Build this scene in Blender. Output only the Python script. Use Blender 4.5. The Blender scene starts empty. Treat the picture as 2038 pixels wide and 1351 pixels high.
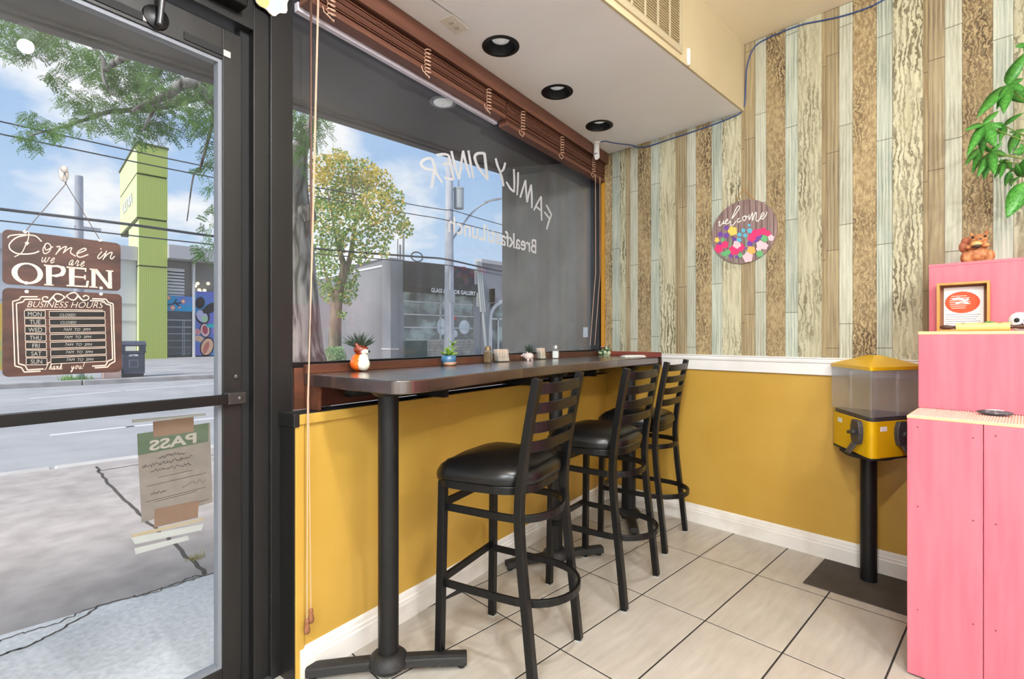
import bpy, bmesh, math, random
from mathutils import Vector, Matrix
random.seed(11)
R = math.radians
sc = bpy.context.scene
col = sc.collection

# ---------------------------------------------------------------- camera
F, CX, HY, CH = 998.0, 1019.0, 672.0, 1.22          # focal length / horizon in pixels of the 2038x1351 frame, eye height
TH = R(45.85)
CAM = Vector((2.25, -3.191, CH))
cam_d = bpy.data.cameras.new('camera'); cam = bpy.data.objects.new('camera', cam_d); col.objects.link(cam)
cam_d.sensor_width = 36; cam_d.lens = F / 2038 * 36; cam_d.shift_y = -(675.5 - HY) / 2038
cam_d.clip_start = 0.05; cam_d.clip_end = 400
cam.location = CAM; cam.rotation_euler = (R(90), 0, TH)
sc.camera = cam

# ---------------------------------------------------------------- world, sun, exposure
sc.view_settings.view_transform = 'Standard'; sc.view_settings.look = 'None'
sc.view_settings.gamma = 1; sc.view_settings.use_curve_mapping = False
sc.view_settings.exposure = 0.32
sc.cycles.max_bounces = 8; sc.cycles.transparent_max_bounces = 16
sc.cycles.caustics_reflective = False; sc.cycles.caustics_refractive = False
wd = bpy.data.worlds.new('sky'); sc.world = wd; wd.use_nodes = True
nt = wd.node_tree; N = nt.nodes; L = nt.links
for n in list(N): N.remove(n)
out = N.new('ShaderNodeOutputWorld'); bg = N.new('ShaderNodeBackground'); L.new(bg.outputs[0], out.inputs[0])
tc = N.new('ShaderNodeTexCoord'); sep = N.new('ShaderNodeSeparateXYZ'); L.new(tc.outputs['Generated'], sep.inputs[0])
grad = N.new('ShaderNodeValToRGB'); L.new(sep.outputs['Z'], grad.inputs[0])
e = grad.color_ramp.elements
e[0].position = 0.0; e[0].color = (.58, .70, .84, 1); e[1].position = 1.0; e[1].color = (.26, .42, .70, 1)
m = grad.color_ramp.elements.new(.3); m.color = (.36, .53, .79, 1)
den = N.new('ShaderNodeMath'); den.operation = 'MAXIMUM'; den.inputs[1].default_value = 0.0; L.new(sep.outputs['Z'], den.inputs[0])
dn2 = N.new('ShaderNodeMath'); dn2.operation = 'ADD'; dn2.inputs[1].default_value = .28; L.new(den.outputs[0], dn2.inputs[0])
vd = N.new('ShaderNodeVectorMath'); vd.operation = 'DIVIDE'; L.new(tc.outputs['Generated'], vd.inputs[0])
cmb = N.new('ShaderNodeCombineXYZ')
for i in range(3): L.new(dn2.outputs[0], cmb.inputs[i])
L.new(cmb.outputs[0], vd.inputs[1])
cn = N.new('ShaderNodeTexNoise'); cn.inputs['Scale'].default_value = 1.9; cn.inputs['Detail'].default_value = 9; cn.inputs['Roughness'].default_value = .55
L.new(vd.outputs[0], cn.inputs['Vector'])
cr = N.new('ShaderNodeValToRGB'); L.new(cn.outputs['Fac'], cr.inputs[0])
cr.color_ramp.elements[0].position = .48; cr.color_ramp.elements[0].color = (0, 0, 0, 1)
cr.color_ramp.elements[1].position = .62; cr.color_ramp.elements[1].color = (.9, .9, .9, 1)
mx = N.new('ShaderNodeMix'); mx.data_type = 'RGBA'
L.new(cr.outputs[0], mx.inputs[0]); L.new(grad.outputs[0], mx.inputs[6]); mx.inputs[7].default_value = (.93, .92, .92, 1)
L.new(mx.outputs[2], bg.inputs[0]); bg.inputs[1].default_value = 0.9

sun_d = bpy.data.lights.new('sun', 'SUN'); sun = bpy.data.objects.new('sun', sun_d); col.objects.link(sun)
sun_d.energy = 3.7; sun_d.angle = R(14); sun_d.color = (1, .96, .9)
sun.location = (-2, -25, 24)
sun.rotation_euler = Vector((-.12, .72, -.68)).to_track_quat('-Z', 'Y').to_euler()
LAMP_W, FILL_PANEL_W = 76.0, 98.0                        # watts of each round ceiling lamp and of each added fill panel

# ---------------------------------------------------------------- helpers: pixel rays to places in the room
EX = Vector((math.cos(TH), -math.sin(TH))); EY = Vector((math.sin(TH), math.cos(TH)))
def ray(px, py):
    a = (px - CX) / F
    return Vector((EX[0] * a + EX[1], EY[0] * a + EY[1], -(py - HY) / F))
def onz(px, py, z): r = ray(px, py); return CAM + r * ((z - CH) / r.z)
def onx(px, py, x): r = ray(px, py); return CAM + r * ((x - CAM.x) / r.x)
def ony(px, py, y): r = ray(px, py); return CAM + r * ((y - CAM.y) / r.y)
def at(px, py, d): return CAM + ray(px, py) * d
A_ANG = R(10.2)                                     # the shop window wall is turned 10 degrees against the room
FA = Matrix.Rotation(A_ANG, 4, 'Z'); FAI = FA.inverted()   # frame of that wall: x = out into the room, y = along the wall, z
FW = Matrix.Identity(4)
def PA(px, py, o):
    n = FA @ Vector((1, 0, 0)); r = ray(px, py)
    p = CAM + r * ((o - CAM.dot(n)) / r.dot(n))
    return FAI @ p
def toA(p): return FAI @ Vector(p)

# ---------------------------------------------------------------- helpers: materials
def lin(c): return c / 12.92 if c <= .04045 else ((c + .055) / 1.055) ** 2.4
def rgb(r, g, b): return (lin(r / 255), lin(g / 255), lin(b / 255), 1)
MATS = {}
def mat(name, c, rough=.5, metal=0, c2=None, scale=(8, 8, 8), nscale=1.0, detail=4, bump=0, coat=0, lo=.35, hi=.65, spec=.5, trans=0, emit=0, dist=0):
    if name in MATS: return MATS[name]
    m = bpy.data.materials.new(name); m.use_nodes = True; MATS[name] = m
    nt = m.node_tree; b = nt.nodes['Principled BSDF']
    b.inputs['Base Color'].default_value = c; b.inputs['Roughness'].default_value = rough; b.inputs['Metallic'].default_value = metal
    b.inputs['Specular IOR Level'].default_value = spec
    if coat: b.inputs['Coat Weight'].default_value = coat; b.inputs['Coat Roughness'].default_value = .08
    if emit: b.inputs['Emission Color'].default_value = c; b.inputs['Emission Strength'].default_value = emit
    if c2 or bump:
        t = nt.nodes.new('ShaderNodeTexCoord'); mp = nt.nodes.new('ShaderNodeMapping'); mp.inputs['Scale'].default_value = scale
        nz = nt.nodes.new('ShaderNodeTexNoise'); nz.inputs['Scale'].default_value = nscale; nz.inputs['Detail'].default_value = detail
        nz.inputs['Distortion'].default_value = dist
        nt.links.new(t.outputs['Object'], mp.inputs[0]); nt.links.new(mp.outputs[0], nz.inputs['Vector'])
        if c2:
            rp = nt.nodes.new('ShaderNodeValToRGB'); rp.color_ramp.elements[0].position = lo; rp.color_ramp.elements[1].position = hi
            rp.color_ramp.elements[0].color = c; rp.color_ramp.elements[1].color = c2
            nt.links.new(nz.outputs['Fac'], rp.inputs[0]); nt.links.new(rp.outputs[0], b.inputs['Base Color'])
        if bump:
            bp = nt.nodes.new('ShaderNodeBump'); bp.inputs['Strength'].default_value = bump; bp.inputs['Distance'].default_value = .01
            nt.links.new(nz.outputs['Fac'], bp.inputs['Height']); nt.links.new(bp.outputs[0], b.inputs['Normal'])
    return m
def glass(name, tint=(.97, .98, .98, 1), ior=1.45, rough=0.0, extra=0.0, dirt=0.0):
    m = bpy.data.materials.new(name); m.use_nodes = True; nt = m.node_tree
    for n in list(nt.nodes): nt.nodes.remove(n)
    o = nt.nodes.new('ShaderNodeOutputMaterial'); t = nt.nodes.new('ShaderNodeBsdfTransparent'); g = nt.nodes.new('ShaderNodeBsdfGlossy')
    t.inputs[0].default_value = tint; g.inputs[0].default_value = (1, 1, 1, 1); g.inputs['Roughness'].default_value = rough
    f = nt.nodes.new('ShaderNodeFresnel'); f.inputs[0].default_value = ior
    ad = nt.nodes.new('ShaderNodeMath'); ad.operation = 'ADD'; ad.use_clamp = True; ad.inputs[1].default_value = extra
    ge = nt.nodes.new('ShaderNodeNewGeometry'); mi = nt.nodes.new('ShaderNodeMix'); mi.inputs[2].default_value = ior; mi.inputs[3].default_value = 1 / ior
    nt.links.new(ge.outputs['Backfacing'], mi.inputs[0]); nt.links.new(mi.outputs[0], f.inputs[0])   # thin pane: both faces reflect alike
    nt.links.new(f.outputs[0], ad.inputs[0])
    x = nt.nodes.new('ShaderNodeMixShader'); nt.links.new(ad.outputs[0], x.inputs[0]); nt.links.new(t.outputs[0], x.inputs[1]); nt.links.new(g.outputs[0], x.inputs[2])
    last = x
    if dirt:
        d = nt.nodes.new('ShaderNodeBsdfDiffuse'); d.inputs[0].default_value = (.8, .82, .85, 1)
        nz = nt.nodes.new('ShaderNodeTexNoise'); nz.inputs['Scale'].default_value = 1.6; nz.inputs['Detail'].default_value = 6
        tcx = nt.nodes.new('ShaderNodeTexCoord'); nt.links.new(tcx.outputs['Object'], nz.inputs['Vector'])
        rp = nt.nodes.new('ShaderNodeValToRGB'); rp.color_ramp.elements[0].position = .4; rp.color_ramp.elements[1].position = .75
        rp.color_ramp.elements[0].color = (dirt * .3,) * 3 + (1,); rp.color_ramp.elements[1].color = (dirt,) * 3 + (1,)
        nt.links.new(nz.outputs['Fac'], rp.inputs[0])
        x2 = nt.nodes.new('ShaderNodeMixShader'); nt.links.new(rp.outputs[0], x2.inputs[0]); nt.links.new(x.outputs[0], x2.inputs[1]); nt.links.new(d.outputs[0], x2.inputs[2]); last = x2
    nt.links.new(last.outputs[0], o.inputs[0]); return m

# ---------------------------------------------------------------- helpers: meshes
def catmull(pts, n=6, closed=False):
    P = [Vector(p) for p in pts]; out = []
    m = len(P)
    if m < 3: return P
    for i in range(m if closed else m - 1):
        a = P[(i - 1) % m] if closed or i > 0 else P[0] * 2 - P[1]
        b = P[i]; c = P[(i + 1) % m]
        d = P[(i + 2) % m] if closed or i + 2 < m else P[-1] * 2 - P[-2]
        for k in range(n):
            t = k / n
            out.append(.5 * ((2 * b) + (c - a) * t + (2 * a - 5 * b + 4 * c - d) * t * t + (3 * b - a - 3 * c + d) * t ** 3))
    if not closed: out.append(P[-1].copy())
    return out
WM = {}                                             # world matrix of each object made here
class MB:
    def __init__(s, frame=FW): s.v = []; s.f = []; s.fr = frame
    def add(s, vs, fs):
        b = len(s.v); s.v += [Vector(p) for p in vs]; s.f += [[i + b for i in q] for q in fs]; return s
    def box(s, x0, x1, y0, y1, z0, z1):
        return s.add([(x0, y0, z0), (x1, y0, z0), (x1, y1, z0), (x0, y1, z0), (x0, y0, z1), (x1, y0, z1), (x1, y1, z1), (x0, y1, z1)],
                     [(0, 3, 2, 1), (4, 5, 6, 7), (0, 1, 5, 4), (1, 2, 6, 5), (2, 3, 7, 6), (3, 0, 4, 7)])
    def prism(s, poly, a, b, axis='z'):
        n = len(poly)
        def P(u, v, w): return {'z': (u, v, w), 'x': (w, u, v), 'y': (u, w, v)}[axis]
        vs = [P(u, v, a) for u, v in poly] + [P(u, v, b) for u, v in poly]
        fs = [list(range(n))[::-1], [n + i for i in range(n)]] + [(i, (i + 1) % n, n + (i + 1) % n, n + i) for i in range(n)]
        return s.add(vs, fs)
    def bar(s, p, q, w, h, up=(0, 0, 1)):
        p = Vector(p); q = Vector(q); d = (q - p).normalized(); u = Vector(up); sd = d.cross(u)
        if sd.length < 1e-4: sd = d.cross(Vector((0, 1, 0)))
        sd.normalize(); u = sd.cross(d).normalized()
        c = [(-w / 2, -h / 2), (w / 2, -h / 2), (w / 2, h / 2), (-w / 2, h / 2)]
        vs = [p + sd * a + u * b for a, b in c] + [q + sd * a + u * b for a, b in c]
        return s.add(vs, [(0, 3, 2, 1), (4, 5, 6, 7), (0, 1, 5, 4), (1, 2, 6, 5), (2, 3, 7, 6), (3, 0, 4, 7)])
    def sweep(s, pts, prof, closed=False, up=(0, 0, 1)):          # rectangular or other profile along a path, profile in (side, up)
        P = [Vector(p) for p in pts]; n = len(P); k = len(prof); b = len(s.v); U = Vector(up)
        for i in range(n):
            a = P[i - 1] if i > 0 or closed else P[i]; c = P[(i + 1) % n] if i < n - 1 or closed else P[i]
            d = (c - a).normalized(); sd = d.cross(U)
            if sd.length < 1e-4: sd = Vector((1, 0, 0))
            sd.normalize(); u = sd.cross(d)
            for x, y in prof: s.v.append(P[i] + sd * x + u * y)
        for i in range(n if closed else n - 1):
            j = (i + 1) % n
            for q in range(k): s.f.append([b + i * k + q, b + i * k + (q + 1) % k, b + j * k + (q + 1) % k, b + j * k + q])
        if not closed: s.f.append([b + q for q in range(k)][::-1]); s.f.append([b + (n - 1) * k + q for q in range(k)])
        return s
    def tube(s, pts, r, n=8, closed=False):
        P = [Vector(p) for p in pts]; m = len(P); b = len(s.v)
        rr = r if isinstance(r, (list, tuple)) else [r] * m
        ref = None
        for i in range(m):
            a = P[i - 1] if i > 0 or closed else P[i]; c = P[(i + 1) % m] if i < m - 1 or closed else P[i]
            d = (c - a)
            d = d.normalized() if d.length > 1e-9 else Vector((0, 0, 1))
            if ref is None: ref = d.orthogonal().normalized()
            x = (ref - d * ref.dot(d))
            x = x.normalized() if x.length > 1e-6 else d.orthogonal().normalized()
            ref = x; y = d.cross(x)
            for k in range(n):
                t = 2 * math.pi * k / n; s.v.append(P[i] + (x * math.cos(t) + y * math.sin(t)) * rr[i])
        for i in range(m if closed else m - 1):
            j = (i + 1) % m
            for k in range(n): s.f.append([b + i * n + k, b + i * n + (k + 1) % n, b + j * n + (k + 1) % n, b + j * n + k])
        if not closed: s.f.append([b + k for k in range(n)][::-1]); s.f.append([b + (m - 1) * n + k for k in range(n)])
        return s
    def lathe(s, prof, n=20, c=(0, 0, 0), cap=True):
        c = Vector(c); b = len(s.v); m = len(prof)
        for r, z in prof:
            for k in range(n):
                t = 2 * math.pi * k / n; s.v.append(c + Vector((r * math.cos(t), r * math.sin(t), z)))
        for i in range(m - 1):
            for k in range(n): s.f.append([b + i * n + k, b + i * n + (k + 1) % n, b + (i + 1) * n + (k + 1) % n, b + (i + 1) * n + k])
        if cap and prof[0][0] > 1e-5: s.f.append([b + k for k in range(n)][::-1])
        if cap and prof[-1][0] > 1e-5: s.f.append([b + (m - 1) * n + k for k in range(n)])
        return s
    def ell(s, c, r, n=14, m=9, rot=None):
        c = Vector(c); vs = []; fs = []
        if isinstance(r, (int, float)): r = (r, r, r)
        for i in range(m + 1):
            p = math.pi * i / m
            for k in range(n):
                t = 2 * math.pi * k / n
                v = Vector((r[0] * math.sin(p) * math.cos(t), r[1] * math.sin(p) * math.sin(t), r[2] * math.cos(p)))
                if rot: v = rot @ v
                vs.append(c + v)
        for i in range(m):
            for k in range(n): fs.append((i * n + k, (i + 1) * n + k, (i + 1) * n + (k + 1) % n, i * n + (k + 1) % n))
        return s.add(vs, fs)
    def strip(s, pts2, w, fn, n=0):                                 # flat ribbon in a plane, fn maps (u, v) to a point
        P = [Vector((p[0], p[1], 0)) for p in pts2]
        if n: P = catmull(P, n)
        m = len(P); ws = w if isinstance(w, (list, tuple)) else [w] * m
        if len(ws) != m: ws = [ws[min(len(ws) - 1, int(i * len(ws) / m))] for i in range(m)]
        vs = []; fs = []
        for i in range(m):
            d = (P[min(i + 1, m - 1)] - P[max(i - 1, 0)])
            d = d.normalized() if d.length > 1e-9 else Vector((1, 0, 0))
            nn = Vector((-d.y, d.x, 0)) * ws[i] / 2
            vs += [fn(*(P[i] + nn)[:2]), fn(*(P[i] - nn)[:2])]
        for i in range(m - 1): fs.append((2 * i, 2 * i + 1, 2 * i + 3, 2 * i + 2))
        return s.add(vs, fs)
    def build(s, name, m, parent=None, smooth=None, bevel=0, seg=2, origin=None, kind=None):
        me = bpy.data.meshes.new(name)
        W = [s.fr @ p for p in s.v]
        if parent is not None: Mi = WM[parent.name].inverted()
        else:
            if origin is None:
                xs = [p.x for p in W]; ys = [p.y for p in W]; zs = [p.z for p in W]
                origin = Vector(((min(xs) + max(xs)) / 2, (min(ys) + max(ys)) / 2, min(zs)))
            Mi = Matrix.Translation(-Vector(origin))
        me.from_pydata([Mi @ p for p in W], [], s.f)
        bm = bmesh.new(); bm.from_mesh(me); bmesh.ops.remove_doubles(bm, verts=bm.verts, dist=1e-6)
        bmesh.ops.recalc_face_normals(bm, faces=bm.faces); bm.to_mesh(me); bm.free()
        me.materials.append(m)
        if smooth is not None:
            me.polygons.foreach_set('use_smooth', [True] * len(me.polygons)); me.set_sharp_from_angle(angle=R(smooth))
        o = bpy.data.objects.new(name, me); col.objects.link(o)
        if parent is not None: o.parent = parent; WM[o.name] = WM[parent.name].copy()
        else: o.location = origin; WM[o.name] = Matrix.Translation(Vector(origin))
        if bevel:
            b = o.modifiers.new('bevel', 'BEVEL'); b.width = bevel; b.segments = seg; b.limit_method = 'ANGLE'; b.angle_limit = R(40)
        if kind: o['kind'] = kind
        return o
def thing(name, label, cat, loc=(0, 0, 0), rz=0, group=None, kind=None):
    o = bpy.data.objects.new(name, None); col.objects.link(o); o.location = loc; o.rotation_euler = (0, 0, rz); o.empty_display_size = .1
    o['label'] = label; o['category'] = cat
    if group: o['group'] = group
    if kind: o['kind'] = kind
    WM[o.name] = Matrix.Translation(Vector(loc)) @ Matrix.Rotation(rz, 4, 'Z')
    return o
def tag(o, label, cat, group=None, kind=None):
    o['label'] = label; o['category'] = cat
    if group: o['group'] = group
    if kind: o['kind'] = kind
    return o
def dup(root, loc, rz, label):
    r = root.copy(); col.objects.link(r); r.location = loc; r.rotation_euler = (0, 0, rz); r['label'] = label
    WM[r.name] = Matrix.Translation(Vector(loc)) @ Matrix.Rotation(rz, 4, 'Z')
    for ch in list(root.children):
        c = ch.copy(); col.objects.link(c); c.parent = r
        for g in list(ch.children):
            d = g.copy(); col.objects.link(d); d.parent = c
    return r
def share(src, parent):                                             # another piece with the same mesh
    c = src.copy(); col.objects.link(c)
    if parent is not None: c.parent = parent
    return c
def txt(body, size, shear=0, bold=0.0):
    cu = bpy.data.curves.new('t', 'FONT'); cu.body = body; cu.size = size; cu.shear = shear; cu.align_x = 'CENTER'; cu.align_y = 'BOTTOM_BASELINE'; cu.offset = bold; cu.resolution_u = 3
    o = bpy.data.objects.new('t', cu); col.objects.link(o)
    dg = bpy.context.evaluated_depsgraph_get(); dg.update(); ev = o.evaluated_get(dg); me = ev.to_mesh()
    vs = [v.co.copy() for v in me.vertices]; fs = [list(p.vertices) for p in me.polygons]
    ev.to_mesh_clear(); bpy.data.objects.remove(o); bpy.data.curves.remove(cu)
    return vs, fs
def mtext(mb, body, size, fn, shear=0, bold=0.0):
    vs, fs = txt(body, size, shear, bold); mb.add([fn(v.x, v.y) for v in vs], fs); return mb
def blob(name, ells, m, parent=None, voxel=.004, frame=FW, it=3):
    b = MB(frame)
    for q in ells: b.ell(*q)
    o = b.build(name, m, parent)
    md = o.modifiers.new('r', 'REMESH'); md.mode = 'VOXEL'; md.voxel_size = voxel
    if it: sm = o.modifiers.new('s', 'SMOOTH'); sm.iterations = it; sm.factor = .5
    dg = bpy.context.evaluated_depsgraph_get(); dg.update()
    me = bpy.data.meshes.new_from_object(o.evaluated_get(dg)); old = o.data
    o.modifiers.clear(); o.data = me; bpy.data.meshes.remove(old)
    me.polygons.foreach_set('use_smooth', [True] * len(me.polygons))
    me.materials.clear(); me.materials.append(m)
    return o
GL = {  # one-stroke script letters, x-height 1
 'w': [(0, .9), (.08, .3), (.28, 0), (.5, .4), (.58, .95), (.62, .3), (.82, 0), (1.08, .45), (1.12, .95), (1.3, .85)],
 'e': [(0, .35), (.35, .5), (.55, .8), (.4, 1), (.15, .7), (.14, .25), (.36, 0), (.75, .35)],
 'l': [(0, .3), (.38, 1.2), (.55, 1.95), (.4, 2.2), (.25, 1.6), (.15, .5), (.3, 0), (.65, .35)],
 'c': [(.62, .8), (.4, 1), (.12, .6), (.16, .15), (.42, 0), (.78, .35)],
 'o': [(.45, 1), (.15, .8), (.12, .3), (.36, 0), (.6, .35), (.56, .85), (.42, 1), (.62, .82), (.88, .85)],
 'm': [(0, .7), (.12, 1), (.16, .5), (.1, 0), (.22, .6), (.42, 1), (.5, .7), (.45, 0), (.57, .6), (.78, 1), (.87, .7), (.85, .15), (1.0, 0), (1.2, .3)],
 'n': [(0, .7), (.12, 1), (.16, .5), (.1, 0), (.22, .6), (.44, 1), (.54, .7), (.52, .15), (.66, 0), (.88, .35)],
 'i': [(0, .4), (.18, .95), (.14, .3), (.26, 0), (.5, .35)],
 'a': [(.6, .85), (.35, 1), (.1, .55), (.2, .05), (.45, .25), (.62, .95), (.6, .3), (.7, 0), (.95, .35)],
 'r': [(0, .4), (.15, 1.05), (.3, .9), (.48, .9), (.42, .4), (.52, 0), (.8, .35)],
 'h': [(0, .3), (.35, 1.3), (.5, 2.0), (.35, 2.1), (.2, 1.2), (.12, 0), (.25, .7), (.48, .95), (.55, .5), (.58, .05), (.85, .35)],
 'k': [(0, .3), (.35, 1.3), (.5, 2.0), (.35, 2.1), (.2, 1.2), (.12, 0), (.2, .5), (.55, .95), (.5, .6), (.25, .5), (.55, 0), (.85, .35)],
 'y': [(0, .9), (.12, .3), (.35, .1), (.6, .9), (.55, 0), (.4, -.8), (.15, -.8), (.3, -.3), (.9, .4)],
 'u': [(0, .9), (.08, .3), (.28, 0), (.5, .3), (.58, .95), (.58, .2), (.72, 0), (.95, .35)],
 'T': [(.0, 1.9), (.3, 2.15), (.8, 2.0), (1.2, 2.2), (.75, 2.0), (.55, 1.0), (.3, .1), (0, .2)],
 '!': [(.25, 2.0), (.1, .5)]}
def script(mb, word, x, y, h, w, fn, slant=.25, sp=.98, gap=.5):
    for ch in word:
        if ch == ' ': x += gap * h; continue
        g = GL[ch]
        mb.strip([(x + (px + slant * py) * h, y + py * h) for px, py in g], w, fn, 4)
        if ch == 'i': mb.strip([(x + .45 * h, y + 1.35 * h), (x + .52 * h, y + 1.5 * h)], w * 1.3, fn)
        if ch == '!': mb.strip([(x + .05 * h, y), (x + .1 * h, y + .14 * h)], w * 1.3, fn)
        x += max(p[0] for p in g) * h * sp
    return x
# ---------------------------------------------------------------- materials
M_yel = mat('yellow_paint', rgb(188, 148, 62), .42, c2=rgb(194, 155, 70), scale=(3, 3, 3), bump=.03)
M_blk = mat('black_enamel', rgb(17, 17, 17), .42, c2=rgb(26, 25, 25), scale=(14, 14, 3), bump=.05)
M_blkm = mat('black_metal', rgb(12, 12, 13), .36, spec=.35)
M_dark = mat('dark_recess', rgb(16, 16, 17), .7)
M_white = mat('white_trim_paint', rgb(236, 234, 232), .4, c2=rgb(226, 222, 218), scale=(4, 4, 4))
M_base = mat('white_baseboard', rgb(232, 228, 222), .45, c2=rgb(212, 204, 194), scale=(6, 6, 6), lo=.5, hi=.8)
M_ceil = mat('white_ceiling', rgb(246, 245, 246), .7, c2=rgb(240, 239, 240), scale=(1.5, 1.5, 1.5))
M_cream = mat('cream_paint', rgb(236, 222, 194), .6, c2=rgb(240, 227, 200), scale=(2, 2, 2))
M_room = mat('room_wall_paint', rgb(244, 243, 240), .7)
M_grout = mat('grout', rgb(44, 38, 34), .9)
M_tile = mat('floor_tile', rgb(170, 163, 152), .32, c2=rgb(190, 183, 173), scale=(30, 5, 8), detail=7, bump=.04, lo=.3, hi=.7)
M_wood = mat('brown_wood', rgb(74, 44, 32), .35, c2=rgb(100, 60, 42), scale=(30, 1.5, 30), coat=.3)
M_red = mat('red_brown_board', rgb(112, 50, 38), .35, c2=rgb(140, 66, 50), scale=(3, 20, 30), coat=.4)
M_top = mat('dark_counter_wood', rgb(38, 26, 23), .2, c2=rgb(66, 46, 41), scale=(26, 1.6, 26), detail=6, coat=1, bump=.02)
M_top.node_tree.nodes['Principled BSDF'].inputs['Coat IOR'].default_value = 1.9; M_top.node_tree.nodes['Principled BSDF'].inputs['Coat Roughness'].default_value = .27
M_blind = mat('blind_wood', rgb(92, 56, 42), .5, c2=rgb(114, 72, 55), scale=(40, 2, 40))
M_glass = glass('window_glass', dirt=.025, ior=1.33); M_glass2 = glass('door_glass', dirt=.02, ior=1.22)
M_pl = {}
def plankmat(name, dark, mid, light, wscale, wdist, wz, grain=(110, 110, 5), amt=.55, bump=.15, lo=.25, hi=.7):
    m = bpy.data.materials.new(name); m.use_nodes = True; nt = m.node_tree; b = nt.nodes['Principled BSDF']; b.inputs['Roughness'].default_value = .6
    t = nt.nodes.new('ShaderNodeTexCoord'); oi = nt.nodes.new('ShaderNodeObjectInfo')
    def mapped(scale):
        mp = nt.nodes.new('ShaderNodeMapping'); mp.inputs['Scale'].default_value = scale; nt.links.new(t.outputs['Object'], mp.inputs[0]); return mp.outputs[0]
    g = nt.nodes.new('ShaderNodeTexNoise'); g.inputs['Scale'].default_value = 1; g.inputs['Detail'].default_value = 8; nt.links.new(mapped(grain), g.inputs['Vector'])
    w = nt.nodes.new('ShaderNodeTexWave'); w.wave_type = 'BANDS'; w.bands_direction = 'X'; w.inputs['Scale'].default_value = wscale; w.inputs['Distortion'].default_value = wdist
    w.inputs['Detail'].default_value = 5; w.inputs['Detail Scale'].default_value = 1.6; w.inputs['Detail Roughness'].default_value = .65; nt.links.new(mapped((1, 1, wz)), w.inputs['Vector'])
    p = nt.nodes.new('ShaderNodeTexNoise'); p.inputs['Scale'].default_value = 1; p.inputs['Detail'].default_value = 4; nt.links.new(mapped((9, 9, 3.2)), p.inputs['Vector'])
    r1 = nt.nodes.new('ShaderNodeValToRGB'); r1.color_ramp.elements[0].position = .3; r1.color_ramp.elements[1].position = .62; r1.color_ramp.elements[0].color = mid; r1.color_ramp.elements[1].color = light; nt.links.new(g.outputs['Fac'], r1.inputs[0])
    r2 = nt.nodes.new('ShaderNodeValToRGB'); r2.color_ramp.elements[0].position = lo; r2.color_ramp.elements[1].position = hi; r2.color_ramp.elements[0].color = (amt,) * 3 + (1,); r2.color_ramp.elements[1].color = (0, 0, 0, 1); nt.links.new(w.outputs['Fac'], r2.inputs[0])
    r3 = nt.nodes.new('ShaderNodeValToRGB'); r3.color_ramp.elements[0].position = .35; r3.color_ramp.elements[1].position = .65; nt.links.new(p.outputs['Fac'], r3.inputs[0])
    mu = nt.nodes.new('ShaderNodeMath'); mu.operation = 'MULTIPLY'; nt.links.new(r2.outputs[0], mu.inputs[0]); nt.links.new(r3.outputs[0], mu.inputs[1])
    mx = nt.nodes.new('ShaderNodeMix'); mx.data_type = 'RGBA'; nt.links.new(mu.outputs[0], mx.inputs[0]); nt.links.new(r1.outputs[0], mx.inputs[6]); mx.inputs[7].default_value = dark
    hs = nt.nodes.new('ShaderNodeHueSaturation'); vr = nt.nodes.new('ShaderNodeMapRange'); vr.inputs[3].default_value = .8; vr.inputs[4].default_value = .98
    nt.links.new(oi.outputs['Random'], vr.inputs[0]); nt.links.new(vr.outputs[0], hs.inputs['Value']); nt.links.new(mx.outputs[2], hs.inputs['Color']); nt.links.new(hs.outputs[0], b.inputs['Base Color'])
    bp = nt.nodes.new('ShaderNodeBump'); bp.inputs['Strength'].default_value = bump; bp.inputs['Distance'].default_value = .004; nt.links.new(w.outputs['Fac'], bp.inputs['Height']); nt.links.new(bp.outputs[0], b.inputs['Normal'])
    return m
M_pl['A'] = plankmat('plank_gold_carved', rgb(92, 74, 50), rgb(150, 124, 86), rgb(192, 170, 126), 16, 16, .8, (60, 60, 40), 1.0, .5)
M_pl['B'] = plankmat('plank_pale_teal', rgb(112, 124, 112), rgb(168, 176, 160), rgb(204, 208, 190), 22, 5, .12, (120, 120, 5), .6, .08)
M_pl['C'] = plankmat('plank_knotty_cream', rgb(96, 84, 56), rgb(176, 168, 136), rgb(208, 203, 172), 13, 14, .4, (70, 70, 6), .9, .2, .15, .6)
M_pl['D'] = plankmat('plank_grey_brown', rgb(100, 84, 60), rgb(148, 128, 94), rgb(180, 164, 128), 18, 4, .1, (120, 120, 4), .6, .1)
M_pl['E'] = plankmat('plank_cream', rgb(130, 124, 100), rgb(180, 180, 158), rgb(206, 206, 187), 20, 5, .15, (100, 100, 6), .6, .08)
M_pl['T'] = plankmat('plank_narrow_brown', rgb(96, 78, 52), rgb(144, 122, 86), rgb(176, 156, 116), 18, 4, .1, (120, 120, 4), .6, .1)

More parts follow.
